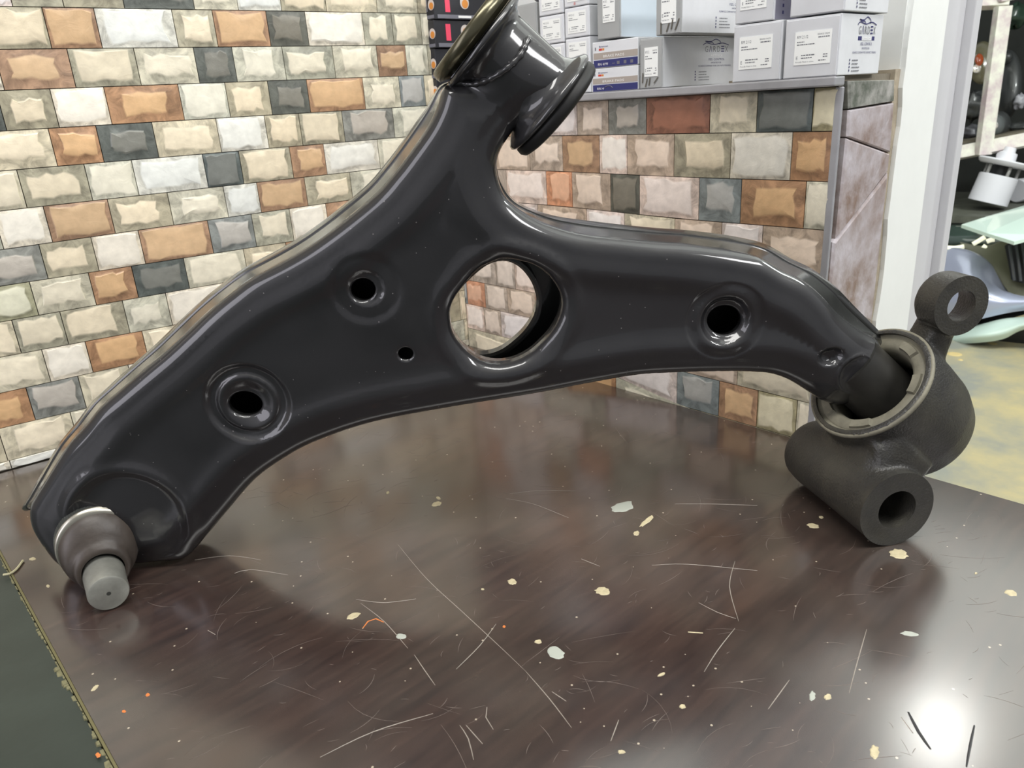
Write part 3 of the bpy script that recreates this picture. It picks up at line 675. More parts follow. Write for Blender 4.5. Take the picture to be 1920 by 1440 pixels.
# one-sided correction at the outer edge: normal points outwards along the fold
dE = sdf(Vp, FO); eps = 2e-4
near = dE < 4e-4
gxx = (sdf(Vp+[eps, 0], FO)*np.where(inside(Vp+[eps, 0], FO), 1, -1)-sdf(Vp-[eps, 0], FO)*np.where(inside(Vp-[eps, 0], FO), 1, -1))/(2*eps)
gyy = (sdf(Vp+[0, eps], FO)*np.where(inside(Vp+[0, eps], FO), 1, -1)-sdf(Vp-[0, eps], FO)*np.where(inside(Vp-[0, eps], FO), 1, -1))/(2*eps)
hx = np.where(near, gxx*8, np.clip(hx, -8, 8)); hy = np.where(near, gyy*8, np.clip(hy, -8, 8))
W = AO+Vp[:, :1]*AD+Vp[:, 1:]*AW+hgt[:, None]*AN
Nn = AN[None]-hx[:, None]*AD-hy[:, None]*AW; Nn /= np.linalg.norm(Nn, axis=1)[:, None]
tn = np.cross(W[Tr[0][1]]-W[Tr[0][0]], W[Tr[0][2]]-W[Tr[0][0]]) @ AN
flip = [np.cross(W[a[1]]-W[a[0]], W[a[2]]-W[a[0]]) @ AN < 0 for a in Tr]
Tr = [list(a[::-1]) if f else list(a) for a, f in zip(Tr, flip)]
front = obj('front_shell', W, Tr, m_paint, arm, normals=Nn)
# side wall of the box, from the fold back to the rear edge (with the rear shell's lip overlapping it)
nF = len(FO); hF = height(FO+0)
ins = FO.mean(0)
rings = []; eF = smooth((FO[:, 0]-uEnd)/(uEnd2-uEnd)); rfF = .0095+.0115*eF
hE = height(FO)
for tt in (0, .3, .6, .85, 1.0):
    q = FO*(1-tt)+BO*tt; rings.append([uvw(q[i, 0], q[i, 1], -hE[i]*(1-tt)+TK*tt) for i in range(nF)])
V = [p for r in rings for p in r]; Fq = [[r*nF+k, r*nF+(k+1) % nF, (r+1)*nF+(k+1) % nF, (r+1)*nF+k] for r in range(4) for k in range(nF)]
if np.sum(FO[:, 0]*np.roll(FO[:, 1], -1)-np.roll(FO[:, 0], -1)*FO[:, 1]) > 0: Fq = [f[::-1] for f in Fq]
obj('side_wall', V, Fq, m_paint2, arm, smooth=True)
# rear shell: back plate with its own opening + overlapping lip
BL = ring(BO, .0011, -1)
lipA = [uvw(FO[i, 0]*.30+BL[i, 0]*.70, FO[i, 1]*.30+BL[i, 1]*.70, -hE[i]*.3+TK*.70) for i in range(nF)]
lipB = [uvw(BL[i, 0], BL[i, 1], TK-.0005) for i in range(nF)]; lipC = [uvw(BL[i, 0], BL[i, 1], TK+.0022) for i in range(nF)]
b2 = ring(BO, .002, 1); lipD = [uvw(b2[i, 0], b2[i, 1], TK+.0035) for i in range(nF)]
lip0 = [uvw(FO[i, 0]*.31+BO[i, 0]*.69, FO[i, 1]*.31+BO[i, 1]*.69, -hE[i]*.3+TK*.69) for i in range(nF)]
V = lip0+lipA+lipB+lipC+lipD; Fq = [[r*nF+k, r*nF+(k+1) % nF, (r+1)*nF+(k+1) % nF, (r+1)*nF+k] for r in range(4) for k in range(nF)]
allp = np.vstack([b2, bigB]); edges = [(k, (k+1) % nF) for k in range(nF)]+[(nF+k, nF+(k+1) % len(bigB)) for k in range(len(bigB))]
G2 = G[::3]; G2 = G2[inside(G2, b2) & ~inside(G2, bigB)]
res = delaunay_2d_cdt([Vector(p) for p in np.vstack([allp, G2])], edges, [], 0, 1e-7)
Vb = np.array([v[:] for v in res[0]]); Tb = np.array([f[:] for f in res[2]]); cen = Vb[Tb].mean(1); Tb = Tb[inside(cen, b2) & ~inside(cen, bigB)]
n0 = len(V); V += [uvw(p[0], p[1], TK+.0035) for p in Vb]; Fq += [[int(i)+n0 for i in a] for a in Tb]
# rolled collar of the rear opening
nb_ = len(bigB); n0 = len(V); bi = ring(bigB, .0012, -1)
for L_, d_ in ((bigB, TK+.0035), (bigB, TK-.004), (ring(bigB, .0015, -1), TK-.006), (ring(bigB, .0035, -1), TK-.006)): V += [uvw(p[0], p[1], d_) for p in L_]
Fq += [[n0+r*nb_+k, n0+r*nb_+(k+1) % nb_, n0+(r+1)*nb_+(k+1) % nb_, n0+(r+1)*nb_+k] for r in range(3) for k in range(nb_)]
obj('rear_shell', V, Fq, m_paint2, arm, smooth=True, angle=35)
# collar turned in at the front opening
nb_ = len(bigF); hB = height(bigF); V = []
for d_, dep in ((0, 0), (0, .004), (0, .009), (.0012, .009), (.0012, .004)):
    L_ = ring(bigF, d_, -1) if d_ else bigF
    V += [uvw(p[0], p[1], -hB[i]+dep) for i, p in enumerate(L_)]
Fq = [[r*nb_+k, r*nb_+(k+1) % nb_, (r+1)*nb_+(k+1) % nb_, (r+1)*nb_+k] for r in range(4) for k in range(nb_)]
obj('opening_collar', V, Fq, m_paint, arm, smooth=True)
for hl in holes[1:]:
    n_ = len(hl); hB = height(hl); V = [uvw(p[0], p[1], -hB[i]) for i, p in enumerate(hl)]+[uvw(p[0], p[1], -hB[i]+.0035) for i, p in enumerate(hl)]+[uvw(p[0], p[1], -hB[i]+.0035) for i, p in enumerate(ring(hl, .0012, -1))]
    obj('hole_rim', V, [[r*n_+k, r*n_+(k+1) % n_, (r+1)*n_+(k+1) % n_, (r+1)*n_+k] for r in range(2) for k in range(n_)], m_paint2, arm, smooth=True)
# ---- sleeve for the front bushing
AX3 = AD*axd[0]+AW*axd[1]; S0 = uvw(e_a[0], e_a[1], TK/2); SLEN = float(np.linalg.norm(e_b-e_a))
prof = [(.0025, .0290), (.0038, .0305), (.0052, .0300), (.0064, .0275), (.0080, .0252), (.0105, RS+.0003), (.013, RS), (SLEN-.012, RS), (SLEN-.0085, RS+.0003), (SLEN-.005, .0258), (SLEN-.003, .0290), (SLEN-.0012, .0318), (SLEN+.0004, .0325), (SLEN+.0016, .0316), (SLEN+.0018, .024)]
v, f = lathe(S0, AX3, prof, 96, cap=False); sleeve = obj('bushing_sleeve', v, f, m_paint, arm, smooth=True)
v, f = lathe(S0, AX3, [(.0020, .020), (.0018, .026), (.0004, .0275), (-.0002, .0292), (-.0010, .0303), (-.0036, .0306), (-.0060, .0300), (-.0070, .0286), (-.0072, .027), (-.0062, .024), (-.0064, .012)], 96, cap=True)
obj('bushing_flange', v, f, mat('worn_olive_flange', (96, 92, 74), .24, metal=.7, noise=.3, nscale=50), arm, smooth=True, angle=50)
m_rub = mat('black_rubber', (22, 21, 21), .55, spec=.4, noise=.2, nscale=60)
v, f = lathe(S0, AX3, [(SLEN+.0016, .020), (SLEN+.0018, .0295), (SLEN+.0035, .0308), (SLEN+.0062, .0312), (SLEN+.0085, .0300), (SLEN+.0095, .027), (SLEN+.0095, .012)], 96)
obj('bushing_rubber', v, f, m_rub, arm, smooth=True, angle=50)
# weld bead along the edge of the saddle
wp = []
for x, y in [(842,161),(862,156),(890,158),(918,148),(945,131),(960,119),(975,103),(984,86),(992,70)]:
    q = puv(x, y, .0); h_ = height(q[None]+np.array([[.0006, -.0008]]))[0]
    da = abs((q-e_a)[0]*axd[1]-(q-e_a)[1]*axd[0]); w3 = uvw(q[0], q[1], 0)
    hh_ = math.sqrt(max(0, RS**2-min(da, RS)**2))-TK/2
    if da < RS: wp.append(uvw(q[0], q[1], -hh_-.0016))
    else: wp.append(uvw(q[0], q[1], .006))
v, f = tube(catmull(wp, .0015), [ .0017+.0003*math.sin(i*1.9) for i in range(len(catmull(wp, .0015)))], 10); obj('weld_bead', v, f, m_paint, arm, smooth=True)

# ---- rear end: inner shaft, cast bracket, rubber
BA = np.array([.5165, .8563, 0]); BA /= np.linalg.norm(BA)
BM = np.array([-.62644, .37785, .68176]); BE = np.cross(BA, BM)
TP = at(1682, 957, .5385)+np.array([0, 0, .0004])                                         # near end centre of the tube lying on the table
TR = TP[2]
CM = np.array([-.6628, .3137, .6799]); CM /= np.linalg.norm(CM)   # axis of the cup, pointing out of its mouth
CC = at(1633, 719.6, .55); CR = .0409
EP = at(1803, 574, .556); ER = .0194
m_cast = mat('black_cast_iron', (42, 41, 39), .40, spec=.6, noise=.35, nscale=26, col2=(62, 60, 53), bump=.55, bscale=700)
def solid(name, v, f):
    me = bpy.data.meshes.new(name); me.from_pydata([tuple(p) for p in v], [], f); bm = bmesh.new(); bm.from_mesh(me); bmesh.ops.recalc_face_normals(bm, faces=bm.faces[:]); bm.to_mesh(me); bm.free()
    o = bpy.data.objects.new(name, me); COL.objects.link(o); return o
def beam(A, B, wa, ta, wb, tb, wd, td):
    """tapered bar from A to B, half width w along wd, half thickness t along td"""
    A, B = np.array(A), np.array(B); V = []
    for P_, w, t_ in ((A, wa, ta), (B, wb, tb)):
        for k in range(16):
            c_, s_ = math.cos(2*math.pi*k/16), math.sin(2*math.pi*k/16)
            p_ = 4; cx = np.sign(c_)*abs(c_)**(2/p_); cy = np.sign(s_)*abs(s_)**(2/p_); V.append(P_+wd*w*cx+td*t_*cy)
    return V, [[k, (k+1) % 16, 16+(k+1) % 16, 16+k] for k in range(16)]+[list(range(16))[::-1], list(range(16, 32))]
TM = TP+BA*.05
gs = [lathe(TP-BA*.004, BA, [(0, TR), (.003, TR+.0000), (.008, TR-.0006), (.05, TR-.001), (.085, TR-.0008), (.096, TR-.002), (.101, TR-.006), (.104, TR-.012)], 64),
      lathe(CC+CM*.004, -CM, [(0, CR), (.006, CR+.0006), (.014, CR+.0010), (.03, CR+.0014), (.050, CR+.0005), (.066, CR-.004), (.074, CR-.011)], 80),
      lathe(EP-BA*.004, BA, [(0, ER), (.0225, ER), (.025, ER-.002)], 48)]
cupm = CC-CM*.030
gs.append(beam(TM-BA*.012+np.array([0, 0, .006]), cupm-BE*.018-BA*.006, .031, .021, .036, .026, BA, BM))
gs.append(beam(TP+BA*.018+np.array([0, 0, .010]), CC-CM*.020-BE*.030-BA*.020, .014, .011, .016, .016, BA, BM))
gs.append(beam(CC-CM*.022+BE*.034+BA*.004, EP+BA*.012, .0125, .013, .0105, .0085, BA, BM))
v, f = join(*gs); tmp = solid('tmp', v, f)
md = tmp.modifiers.new('r', 'REMESH'); md.mode = 'VOXEL'; md.voxel_size = .00125; md.use_smooth_shade = True
md = tmp.modifiers.new('s', 'SMOOTH'); md.factor = .5; md.iterations = 14
cut = join(lathe(TP-BA*.03, BA, [(0, .06), (.0300, .06)], 48),                                   # trim near face
           lathe(EP-BA*.03, BA, [(0, .035), (.0300, .035)], 48),
           lathe(CC+CM*.04, -CM, [(0, .052), (.0400, .052)], 48))
v, f = cut; cu1 = solid('c1', v, f)
v, f = join(lathe(TP-BA*.02, BA, [(0, .0131), (.14, .0131)], 48), lathe(CC+CM*.03, -CM, [(0, .0375), (.085, .0365)], 64), lathe(EP-BA*.02, BA, [(0, .0100), (.024, .0102), (.042, .0158), (.07, .0158)], 24)); cu2 = solid('c2', v, f)
for c_ in (cu1, cu2):
    md = tmp.modifiers.new('b', 'BOOLEAN'); md.operation = 'DIFFERENCE'; md.object = c_; md.solver = 'EXACT'; md.use_self = False
dg = bpy.context.evaluated_depsgraph_get(); me = bpy.data.meshes.new_from_object(tmp.evaluated_get(dg))
V = np.array([v_.co[:] for v_ in me.vertices]); Fq = [list(p.vertices) for p in me.polygons]
for o_ in (tmp, cu1, cu2): bpy.data.objects.remove(o_)
cast = obj('bushing_bracket', V, Fq, m_cast, arm, smooth=True, angle=38)
# rubber bushing inside the cup, with rim lip and raised pads
m_rub2 = mat('dusty_grey_rubber', (128, 124, 108), .6, noise=.35, nscale=45, bump=.3, bscale=300)
v, f = lathe(CC, CM, [(-.03, .0374), (-.004, .0374), (.0003, .0376), (.0003, .0412), (.0016, .0418), (.0030, .0414), (.0034, .0402), (.0026, .0392), (.0028, .0378), (.0012, .0366), (.0004, .0352), (.0010, .0345), (.0008, .0290), (-.001, .0270), (-.004, .0262), (-.02, .0255), (-.03, .03)], 96, cap=False)
rub = obj('rubber_bushing', v, f, m_rub2, arm, smooth=True, angle=60)
a_, b_, _ = frame(CM)
for ang in (20, 75, 130, 190, 240, 300):
    V = []; Fq = []; n_ = 7
    for lvl, (r0, r1, hgt_) in enumerate(((.0283, .0343, .0006), (.0288, .0338, .0028))):
        for k in range(n_):
            t_ = math.radians(ang+(k/(n_-1)-.5)*(26 if lvl == 0 else 23))
            for r_ in (r0, r1): V.append(CC+CM*hgt_+(a_*math.cos(t_)+b_*math.sin(t_))*r_)
    m_ = 2*n_
    loop = [2*k for k in range(n_)]+[2*k+1 for k in range(n_)][::-1]
    Fq = [[loop[i], loop[(i+1) % m_], m_+loop[(i+1) % m_], m_+loop[i]] for i in range(m_)]+[[m_+2*k, m_+2*k+2, m_+2*k+3, m_+2*k+1] for k in range(n_-1)]
    obj('rubber_pad', V, Fq, m_rub2, rub, smooth=True, angle=40)
# inner shaft
q0 = puv(1590, 680, TK/2); s0 = uvw(q0[0], q0[1], TK/2); q1 = puv(1632, 716, TK/2); s1 = uvw(q1[0], q1[1], TK/2)
s2 = CC-CM*.006; s3 = CC-CM*.03
m_shaft = mat('satin_black_shaft', (40, 39, 36), .38, noise=.3, nscale=50)
cl = [s0*(1-k/8)+s3*(k/8) for k in range(9)]
v, f = tube(cl, .0212, 48); obj('inner_shaft', v, f, m_shaft, arm, smooth=True, angle=50)
v, f = lathe(CC-CM*.030, CM, [(0, .001), (.0005, .037)], 48); obj('bushing_core', v, f, mat('bushing_dark', (20, 20, 19), .7), arm)

# ---- ball joint
m_stud = mat('zinc_grey_steel', (158, 158, 150), .42, metal=.5, noise=.25, nscale=70, bump=.15)
m_boot = mat('brown_rubber_boot', (70, 62, 56), .45, noise=.4, nscale=40, bump=.2)
m_ring = mat('bright_steel_ring', (176, 172, 160), .3, metal=.8, noise=.2, nscale=40)
SR = .0118; ST = hit(204, 1113, (0, 0, SR+.0006), (0, 0, 1))
r0 = ray(204, 1113); sd = np.array([r0[0], r0[1], 0]); sd /= np.linalg.norm(sd); sd = sd+np.array([0.02, 0, .02]); sd /= np.linalg.norm(sd)
bj = [(0, .0010), (0, .0102), (.0006, .0114), (.0018, SR), (.010, SR), (.024, SR+.0004), (.030, SR+.0006)]
v, f = lathe(ST, sd, bj, 64); stud = obj('ball_stud', v, f, m_stud, arm, smooth=True, angle=40)
v, f = lathe(ST-sd*.00008, sd, [(0, .0013), (.0003, .0002)], 20); obj('centre_mark', v, f, m_dark, stud)
# the boot is fuller towards its lower side
zu = np.array([0, 0, 1.])
def skew(v, s0_, s1_, amt):
    out = []
    for p in v:
        s = (np.array(p)-ST)@sd; k = max(0, min(1, (s-s0_)/(s1_-s0_))); out.append(np.array(p)+amt*k)
    return out
off = at(186, 1024, .567)-(ST+sd*.040)
off = off-sd*(off@sd); off[2] += .0016
v, f = lathe(ST, sd, [(.0235, SR+.0006), (.0228, SR+.0022), (.0240, SR+.0040), (.0262, SR+.0046), (.0280, SR+.0052), (.0290, .0192), (.0315, .0212), (.0345, .0226), (.0375, .0229), (.0395, .0222)], 80, cap=False)
v = skew(v, .02, .040, off); obj('rubber_boot', v, f, m_boot, arm, smooth=True)
v, f = lathe(ST, sd, [(.0380, .0210), (.0380, .0236), (.0388, .0245), (.0400, .0245), (.0406, .0238), (.0412, .0245), (.0424, .0245), (.0430, .0236)], 80, cap=False)
v = skew(v, .02, .040, off); obj('clamp_ring', v, f, m_ring, arm, smooth=True, angle=60)
kn = lambda t_, s: 1+(.012 if int(t_/(2*math.pi)*180) % 2 else 0)
v, f = lathe(ST, sd, [(.0428, .0210), (.0428, .0242), (.0500, .0242), (.0505, .0235), (.065, .023)], 180, cap=False, rfun=kn)
v = skew(v, .02, .040, off); obj('knurled_collar', v, f, mat('dark_knurled_steel', (84, 86, 82), .4, metal=.5), arm)
# ================================================================== BOXES ON THE LEDGE
XF = .5500; ZL = .2837
m_bw = mat('white_carton', (226, 228, 232), .6, noise=.05, nscale=30)
m_bg = mat('grey_carton', (216, 218, 222), .6, noise=.08, nscale=30)
m_bg2 = mat('dull_grey_carton', (170, 172, 172), .6, noise=.08, nscale=30)
m_bb = mat('pale_blue_carton', (206, 218, 228), .5, noise=.03, nscale=20)
m_lab = mat('white_label', (248, 250, 248), .5)
m_ink = mat('grey_ink', (120, 122, 128), .6)
m_navy = mat('navy_ink', (52, 52, 104), .55)
m_navy2 = mat('navy_print', (44, 48, 110), .5)
m_taupe = mat('taupe_print', (172, 162, 154), .55)
m_wht = mat('white_ink', (244, 244, 244), .5)
m_red = mat('red_ink', (206, 60, 50), .5)
m_redtag = mat('pink_red_tag', (236, 74, 104), .5)
m_blackc = mat('black_carton', (34, 34, 42), .42, noise=.3, nscale=40)
m_greyp = mat('grey_print', (112, 112, 122), .5)
m_orl = mat('orange_print', (214, 138, 58), .5)
class Face:
    def __init__(s, o, r, u, n): s.o, s.r, s.u, s.n = [np.array(v, float) for v in (o, r, u, n)]
    def p(s, x, y, d=0): return s.o+s.r*x+s.u*y+s.n*d
def plate(F, x0, y0, x1, y1, m, parent, name, th=.00025, d=0):
    V = [F.p(x, y, d+t_) for t_ in (0, th) for x, y in ((x0, y0), (x1, y0), (x1, y1), (x0, y1))]
    return obj(name, V, [[4, 5, 6, 7]]+[[k, (k+1) % 4, 4+(k+1) % 4, 4+k] for k in range(4)], m, parent)
def words(F, x, y, body, size, m, parent, name='lettering', d=.00032, width=None, shear=0):
    V, Fq = text_mesh(body, size)
    if len(V) == 0: return
    k = width/(V[:, 0].max()-V[:, 0].min()) if width else 1
    V2 = [F.p(x+(v[0]-V[:, 0].min())*k+v[1]*shear, y+v[1], d) for v in V]
    return obj(name, V2, Fq, m, parent)
def dashes(F, rows, m, parent, d=.00032, name='small_print'):
    """small print too fine to read: rows of word-sized strokes (x, y, width, height)"""
    V = []; Fq = []
    for x, y, w, h in rows:
        rnd = random.Random(int(x*1e5+y*1e5)); cx = x
        while cx < x+w:
            ww = min(rnd.uniform(.6, 2.2)*h*1.5, x+w-cx); n = len(V)
            V += [F.p(cx, y, d), F.p(cx+ww, y, d), F.p(cx+ww, y+h, d), F.p(cx, y+h, d)]; Fq.append([n, n+1, n+2, n+3]); cx += ww+h*.5
    if V: return obj(name, V, Fq, m, parent)
def carton(name, label, cat, y0, y1, z0, z1, dep, m, group=None, xf=XF, flap=True, m_side=None):
    root = thing(name, (xf+dep/2, (y0+y1)/2, z0), label, cat, group)
    v, f = abox(xf, xf+dep, y0, y1, z0, z1, .0006); obj('carton_body', v, f, m, root)
    if flap:
        v, f = abox(xf-.0005, xf+.0006, y0+.0012, y1-.0010, z0+.0006, z1-.0012, .0002); obj('end_flap', v, f, m, root)
    FF = Face((xf-.0006, y1, z0), (0, -1, 0), (0, 0, 1), (-1, 0, 0)); FS = Face((xf, y0, z0), (1, 0, 0), (0, 0, 1), (0, -1, 0))
    if m_side: plate(FS, .0005, .0005, dep-.0005, (z1-z0)-.0005, m_side, root, 'side_print')
    return root, FF, FS, y1-y0, z1-z0
def parts_label(root, FF, w, h, lx, ly, lw, lh, big='RM 2112', scribble=False):
    L = plate(FF, lx, ly, lx+lw, ly+lh, m_lab, root, 'paper_label')
    words(FF, lx+lw*.06, ly+lh*.80, big, lh*.13, m_ink, L, width=lw*.3)
    words(FF, lx+lw*.62, ly+lh*.86, 'BRAKE PADS', lh*.07, m_ink, L, width=lw*.32)
    dashes(FF, [(lx+lw*.64, ly+lh*.78, lw*.30, lh*.035), (lx+lw*.06, ly+lh*.68, lw*.2, lh*.03), (lx+lw*.06, ly+lh*.60, lw*.5, lh*.03), (lx+lw*.2, ly+lh*.27, lw*.38, lh*.035), (lx+lw*.2, ly+lh*.19, lw*.3, lh*.03), (lx+lw*.8, ly+lh*.26, lw*.12, lh*.03), (lx+lw*.8, ly+lh*.19, lw*.12, lh*.03), (lx+lw*.68, ly+lh*.09, lw*.2, lh*.03)], m_ink, L)
    words(FF, lx+lw*.05, ly+lh*.07, 'Proudly Made in china', lh*.06, m_ink, L, width=lw*.5)
    words(FF, lx+lw*.06, ly+lh*.17, 'E', lh*.14, m_ink, L)
def gardex(root, FS, x, y, w, h):
    """car outline, GARDEX, striped band, FEEL CONTROL and the small lines; box w x h with its lower-left corner at x, y"""
    car = catmull([(0, .86), (.12, .91), (.3, .885), (.46, .875), (.62, .90), (.80, .905), (1.0, .86)], .03)
    car2 = catmull([(.08, .955), (.22, .945), (.34, .955), (.47, 1.0), (.60, .975), (.68, .92), (.62, .885)], .03)
    car3 = catmull([(.08, .955), (.2, .93), (.34, .925), (.40, .89)], .03)
    V = []; Fq = []
    for c in (car, car2, car3):
        n0 = len(V)
        for i, p in enumerate(c):
            q = c[min(i+1, len(c)-1)]-c[max(i-1, 0)]; q /= np.linalg.norm(q); nn = np.array([-q[1], q[0]])*.010
            for s_ in (1, -1): r_ = p+nn*s_; V.append(FS.p(x+r_[0]*w, y+r_[1]*h, .00032))
        Fq += [[n0+2*i, n0+2*i+1, n0+2*i+3, n0+2*i+2] for i in range(len(c)-1)]
    obj('car_emblem', V, Fq, m_navy, root)
    for i, ch in enumerate('GΛRD'): words(FS, x+w*(.08+.155*i), y+h*.69, ch, h*.21, m_ink if i != 1 else m_navy, root, width=w*.115)
    for k in range(3): plate(FS, x+w*.70, y+h*(.695+.06*k), x+w*.82, y+h*(.72+.06*k), m_navy, root, 'lettering', th=.0001, d=.00025)
    words(FS, x+w*.85, y+h*.69, 'X', h*.21, m_ink, root, width=w*.12)
    B = plate(FS, x+w*.08, y+h*.575, x+w*.96, y+h*.65, m_navy, root, 'print_band', th=.0001)
    plate(FS, x+w*.27, y+h*.57, x+w*.80, y+h*.655, m_bg, B, 'band_field', th=.0001, d=.0001)
    words(FS, x+w*.30, y+h*.582, 'ASTMCE', h*.07, m_wht, B, width=w*.46)
    words(FS, x+w*.22, y+h*.485, 'FEEL CONTROL', h*.075, m_navy, root, width=w*.62, shear=.2)
    words(FS, x+w*.32, y+h*.41, 'IMPORTED FOR', h*.055, m_navy, root, width=w*.40)
    words(FS, x-w*.15, y+h*.335, 'RUNROZ COMPANY FOR CAR PARTS TRADING', h*.055, m_navy, root, width=w*1.25)
    for k in range(4):
        yy = y+h*(.20-.065*k); plate(FS, x-w*.28, yy, x-w*.25, yy+h*.04, m_navy, root, 'print_mark', th=.0001, d=.00025)
        dashes(FS, [(x-w*.14, yy, w*(.3+.1*(k > 1)), h*.022)], m_ink, root)
G_ = 'grey brake pad cartons on the ledge'
r, FF, FS, w, h = carton('parts_box', 'grey carton with GARDEX printed on its side, standing on the ledge beside the white post', 'box', .2610, .3016, ZL, .3230, .066, m_bg, G_)
parts_label(r, FF, w, h, w*.20, h*.22, w*.66, h*.55)
gardex(r, FS, .0245, .002, .0300, .0355)
r, FF, FS, w, h = carton('parts_box', 'grey carton with white label, second from the white post on the ledge', 'box', .3037, .3436, ZL, .3236, .066, m_bg, G_)
parts_label(r, FF, w, h, w*.14, h*.22, w*.68, h*.56)
r, FF, FS, w, h = carton('parts_box', 'light grey carton on top of the GARDEX box by the white post', 'box', .2593, .2991, .3242, .3640, .068, m_bg, G_)
parts_label(r, FF, w, h, w*.16, h*.30, w*.66, h*.5); gardex(r, FS, .0245, .002, .0300, .0355)
r, FF, FS, w, h = carton('parts_box', 'grey carton with purplish side, on top of the second box from the white post', 'box', .3110, .3431, .3242, .3650, .07, m_bg, G_, m_side=mat('purplish_grey_carton', (148, 146, 164), .6))
parts_label(r, FF, w, h, w*.14, h*.22, w*.66, h*.5)
for k in range(4): plate(FS, .010, .004+.0045*k, .012, .0062+.0045*k, m_navy, r, 'print_mark', th=.0001, d=.0003)
m_tear = mat('torn_mark', (96, 92, 84), .7)
r, FF, FS, w, h = carton('parts_box', 'long grey carton with GARDEX print lying end-on left of the labelled cartons', 'box', .4087, .4325, ZL, .3225, .105, m_bg2, G_, m_side=m_bg)
parts_label(r, FF, w, h, w*.22, h*.24, w*.58, h*.58)
for a, b_, c_, d_ in ((.12, .12, .14, .32), (.25, .04, .33, .2), (.40, .06, .45, .22), (.62, .10, .80, .22)):
    V = [FF.p(w*a, h*b_, .0006), FF.p(w*(a+.05), h*b_, .0006), FF.p(w*(c_+.05), h*d_, .0006), FF.p(w*c_, h*d_, .0006)]; obj('tape_scuff', V, [[0, 1, 2, 3]], m_tear, r)
gardex(r, FS, .0560, .004, .040, .033)
r, FF, FS, w, h = carton('parts_box', 'long grey carton on top of the lying GARDEX carton, torn label on its end', 'box', .3910, .4160, .3234, .3660, .105, m_bg2, G_, m_side=m_bg)
parts_label(r, FF, w, h, w*.22, h*.20, w*.58, h*.6)
for a, b_, c_, d_ in ((.2, .02, .2, .22), (.42, .05, .52, .2), (.6, .08, .66, .25), (.75, .06, .9, .25)):
    V = [FF.p(w*a, h*b_, .0006), FF.p(w*(a+.05), h*b_, .0006), FF.p(w*(c_+.05), h*d_, .0006), FF.p(w*c_, h*d_, .0006)]; obj('tape_scuff', V, [[0, 1, 2, 3]], m_tear, r)
gardex(r, FS, .058, .004, .040, .036)
# blue and white brake pad boxes
for i, (z0, z1, y1, lab) in enumerate(((ZL, .3031, .4870, 'white box with navy stripe reading BRAKE PADS, lying directly on the ledge'), (.3034, .3246, .4855, 'white box with navy stripe reading BRAKE PADS, upper one of the pair'))):
    r, FF, FS, w, h = carton('brake_pad_box', lab, 'box', .4345, y1, z0, z1, .085, m_bw, 'flat brake pad boxes', flap=False)
    FF = Face((XF, y1, z0), (0, -1, 0), (0, 0, 1), (-1, 0, 0))
    pl = plate(FF, w*.03, h*.02, w-.0004, h*.30, m_navy2, r, 'navy_stripe'); plate(FF, w*.03, h*.34, w-.0004, h*.58, m_taupe, r, 'taupe_stripe')
    words(FF, w*.13, h*.09, 'RN 4191' if i else 'RN 4', h*.14, m_wht, pl, width=w*(.22 if i else .14))
    words(FF, w*.25, h*.39, 'BRAKE PADS', h*.14, m_wht, r, width=w*.46)
    if i: dashes(FF, [(w*.45, h*.12, w*.06, h*.03), (w*.55, h*.09, w*.06, h*.12), (w*.70, h*.09, w*.06, h*.12), (w*.84, h*.09, w*.06, h*.12)], m_greyp, pl)
    else:
        arc = [(.38+.09*math.cos(t_), .10+.14*math.sin(t_)) for t_ in np.linspace(.3, math.pi-.2, 9)]
        v, f = tube([FF.p(w*a, h*b_, .0004) for a, b_ in arc], .0003, 5); obj('print_arc', v, f, m_greyp, pl)
    words(FF, w*.16, h*.78, 'Bremsen', h*.10, m_navy2, r, width=w*.2); plate(FF, w*.15, h*.66, w*.22, h*.74, m_red, r, 'print_mark', th=.0001); plate(FF, w*.225, h*.66, w*.27, h*.74, m_orl, r, 'print_mark', th=.0001)
    plate(FF, w*.06, h*.68, w*.085, h*.80, m_greyp, r, 'print_mark', th=.0001)
# grey-ended box with pale blue side on top of them
r, FF, FS, w, h = carton('parts_box', 'grey-ended carton with pale blue side standing on the brake pad boxes', 'box', .4530, .4790, .3262, .3720, .060, m_bg2, G_, m_side=m_bb)
parts_label(r, FF, w, h, w*.26, h*.28, w*.52, h*.42)
dashes(FS, [(.050, .022, .004, .0008)], m_navy2, r)
# white boxes, two columns
zz_ = [ZL, .3057, .3307, .3557, .3850]; zb_ = [ZL, .3050, .3282, .3524, .3800]
nm = ['lowest', 'second from below', 'third from below', 'top']
for i in range(4):
    r, FF, FS, w, h = carton('small_parts_box', 'small white labelled carton, %s in the column beside the brake pad boxes' % nm[i], 'box', .4880, .5175, zz_[i]+.0003, zz_[i+1]-.0004, .062, m_bw, 'small white cartons on the ledge')
    parts_label(r, FF, w, h, w*.14, h*.14, w*.74, h*.72)
    if i == 3: words(FF, w*.4, h*.03, '®', h*.12, m_red, r)
    r, FF, FS, w, h = carton('small_parts_box', 'small white labelled carton, %s in the column next to the bushing sleeve' % nm[i], 'box', .5190, .5500, zb_[i]+.0003, zb_[i+1]-.0004, .062, m_bw, 'small white cartons on the ledge')
    parts_label(r, FF, w, h, w*.14, h*.14, w*.74, h*.72)
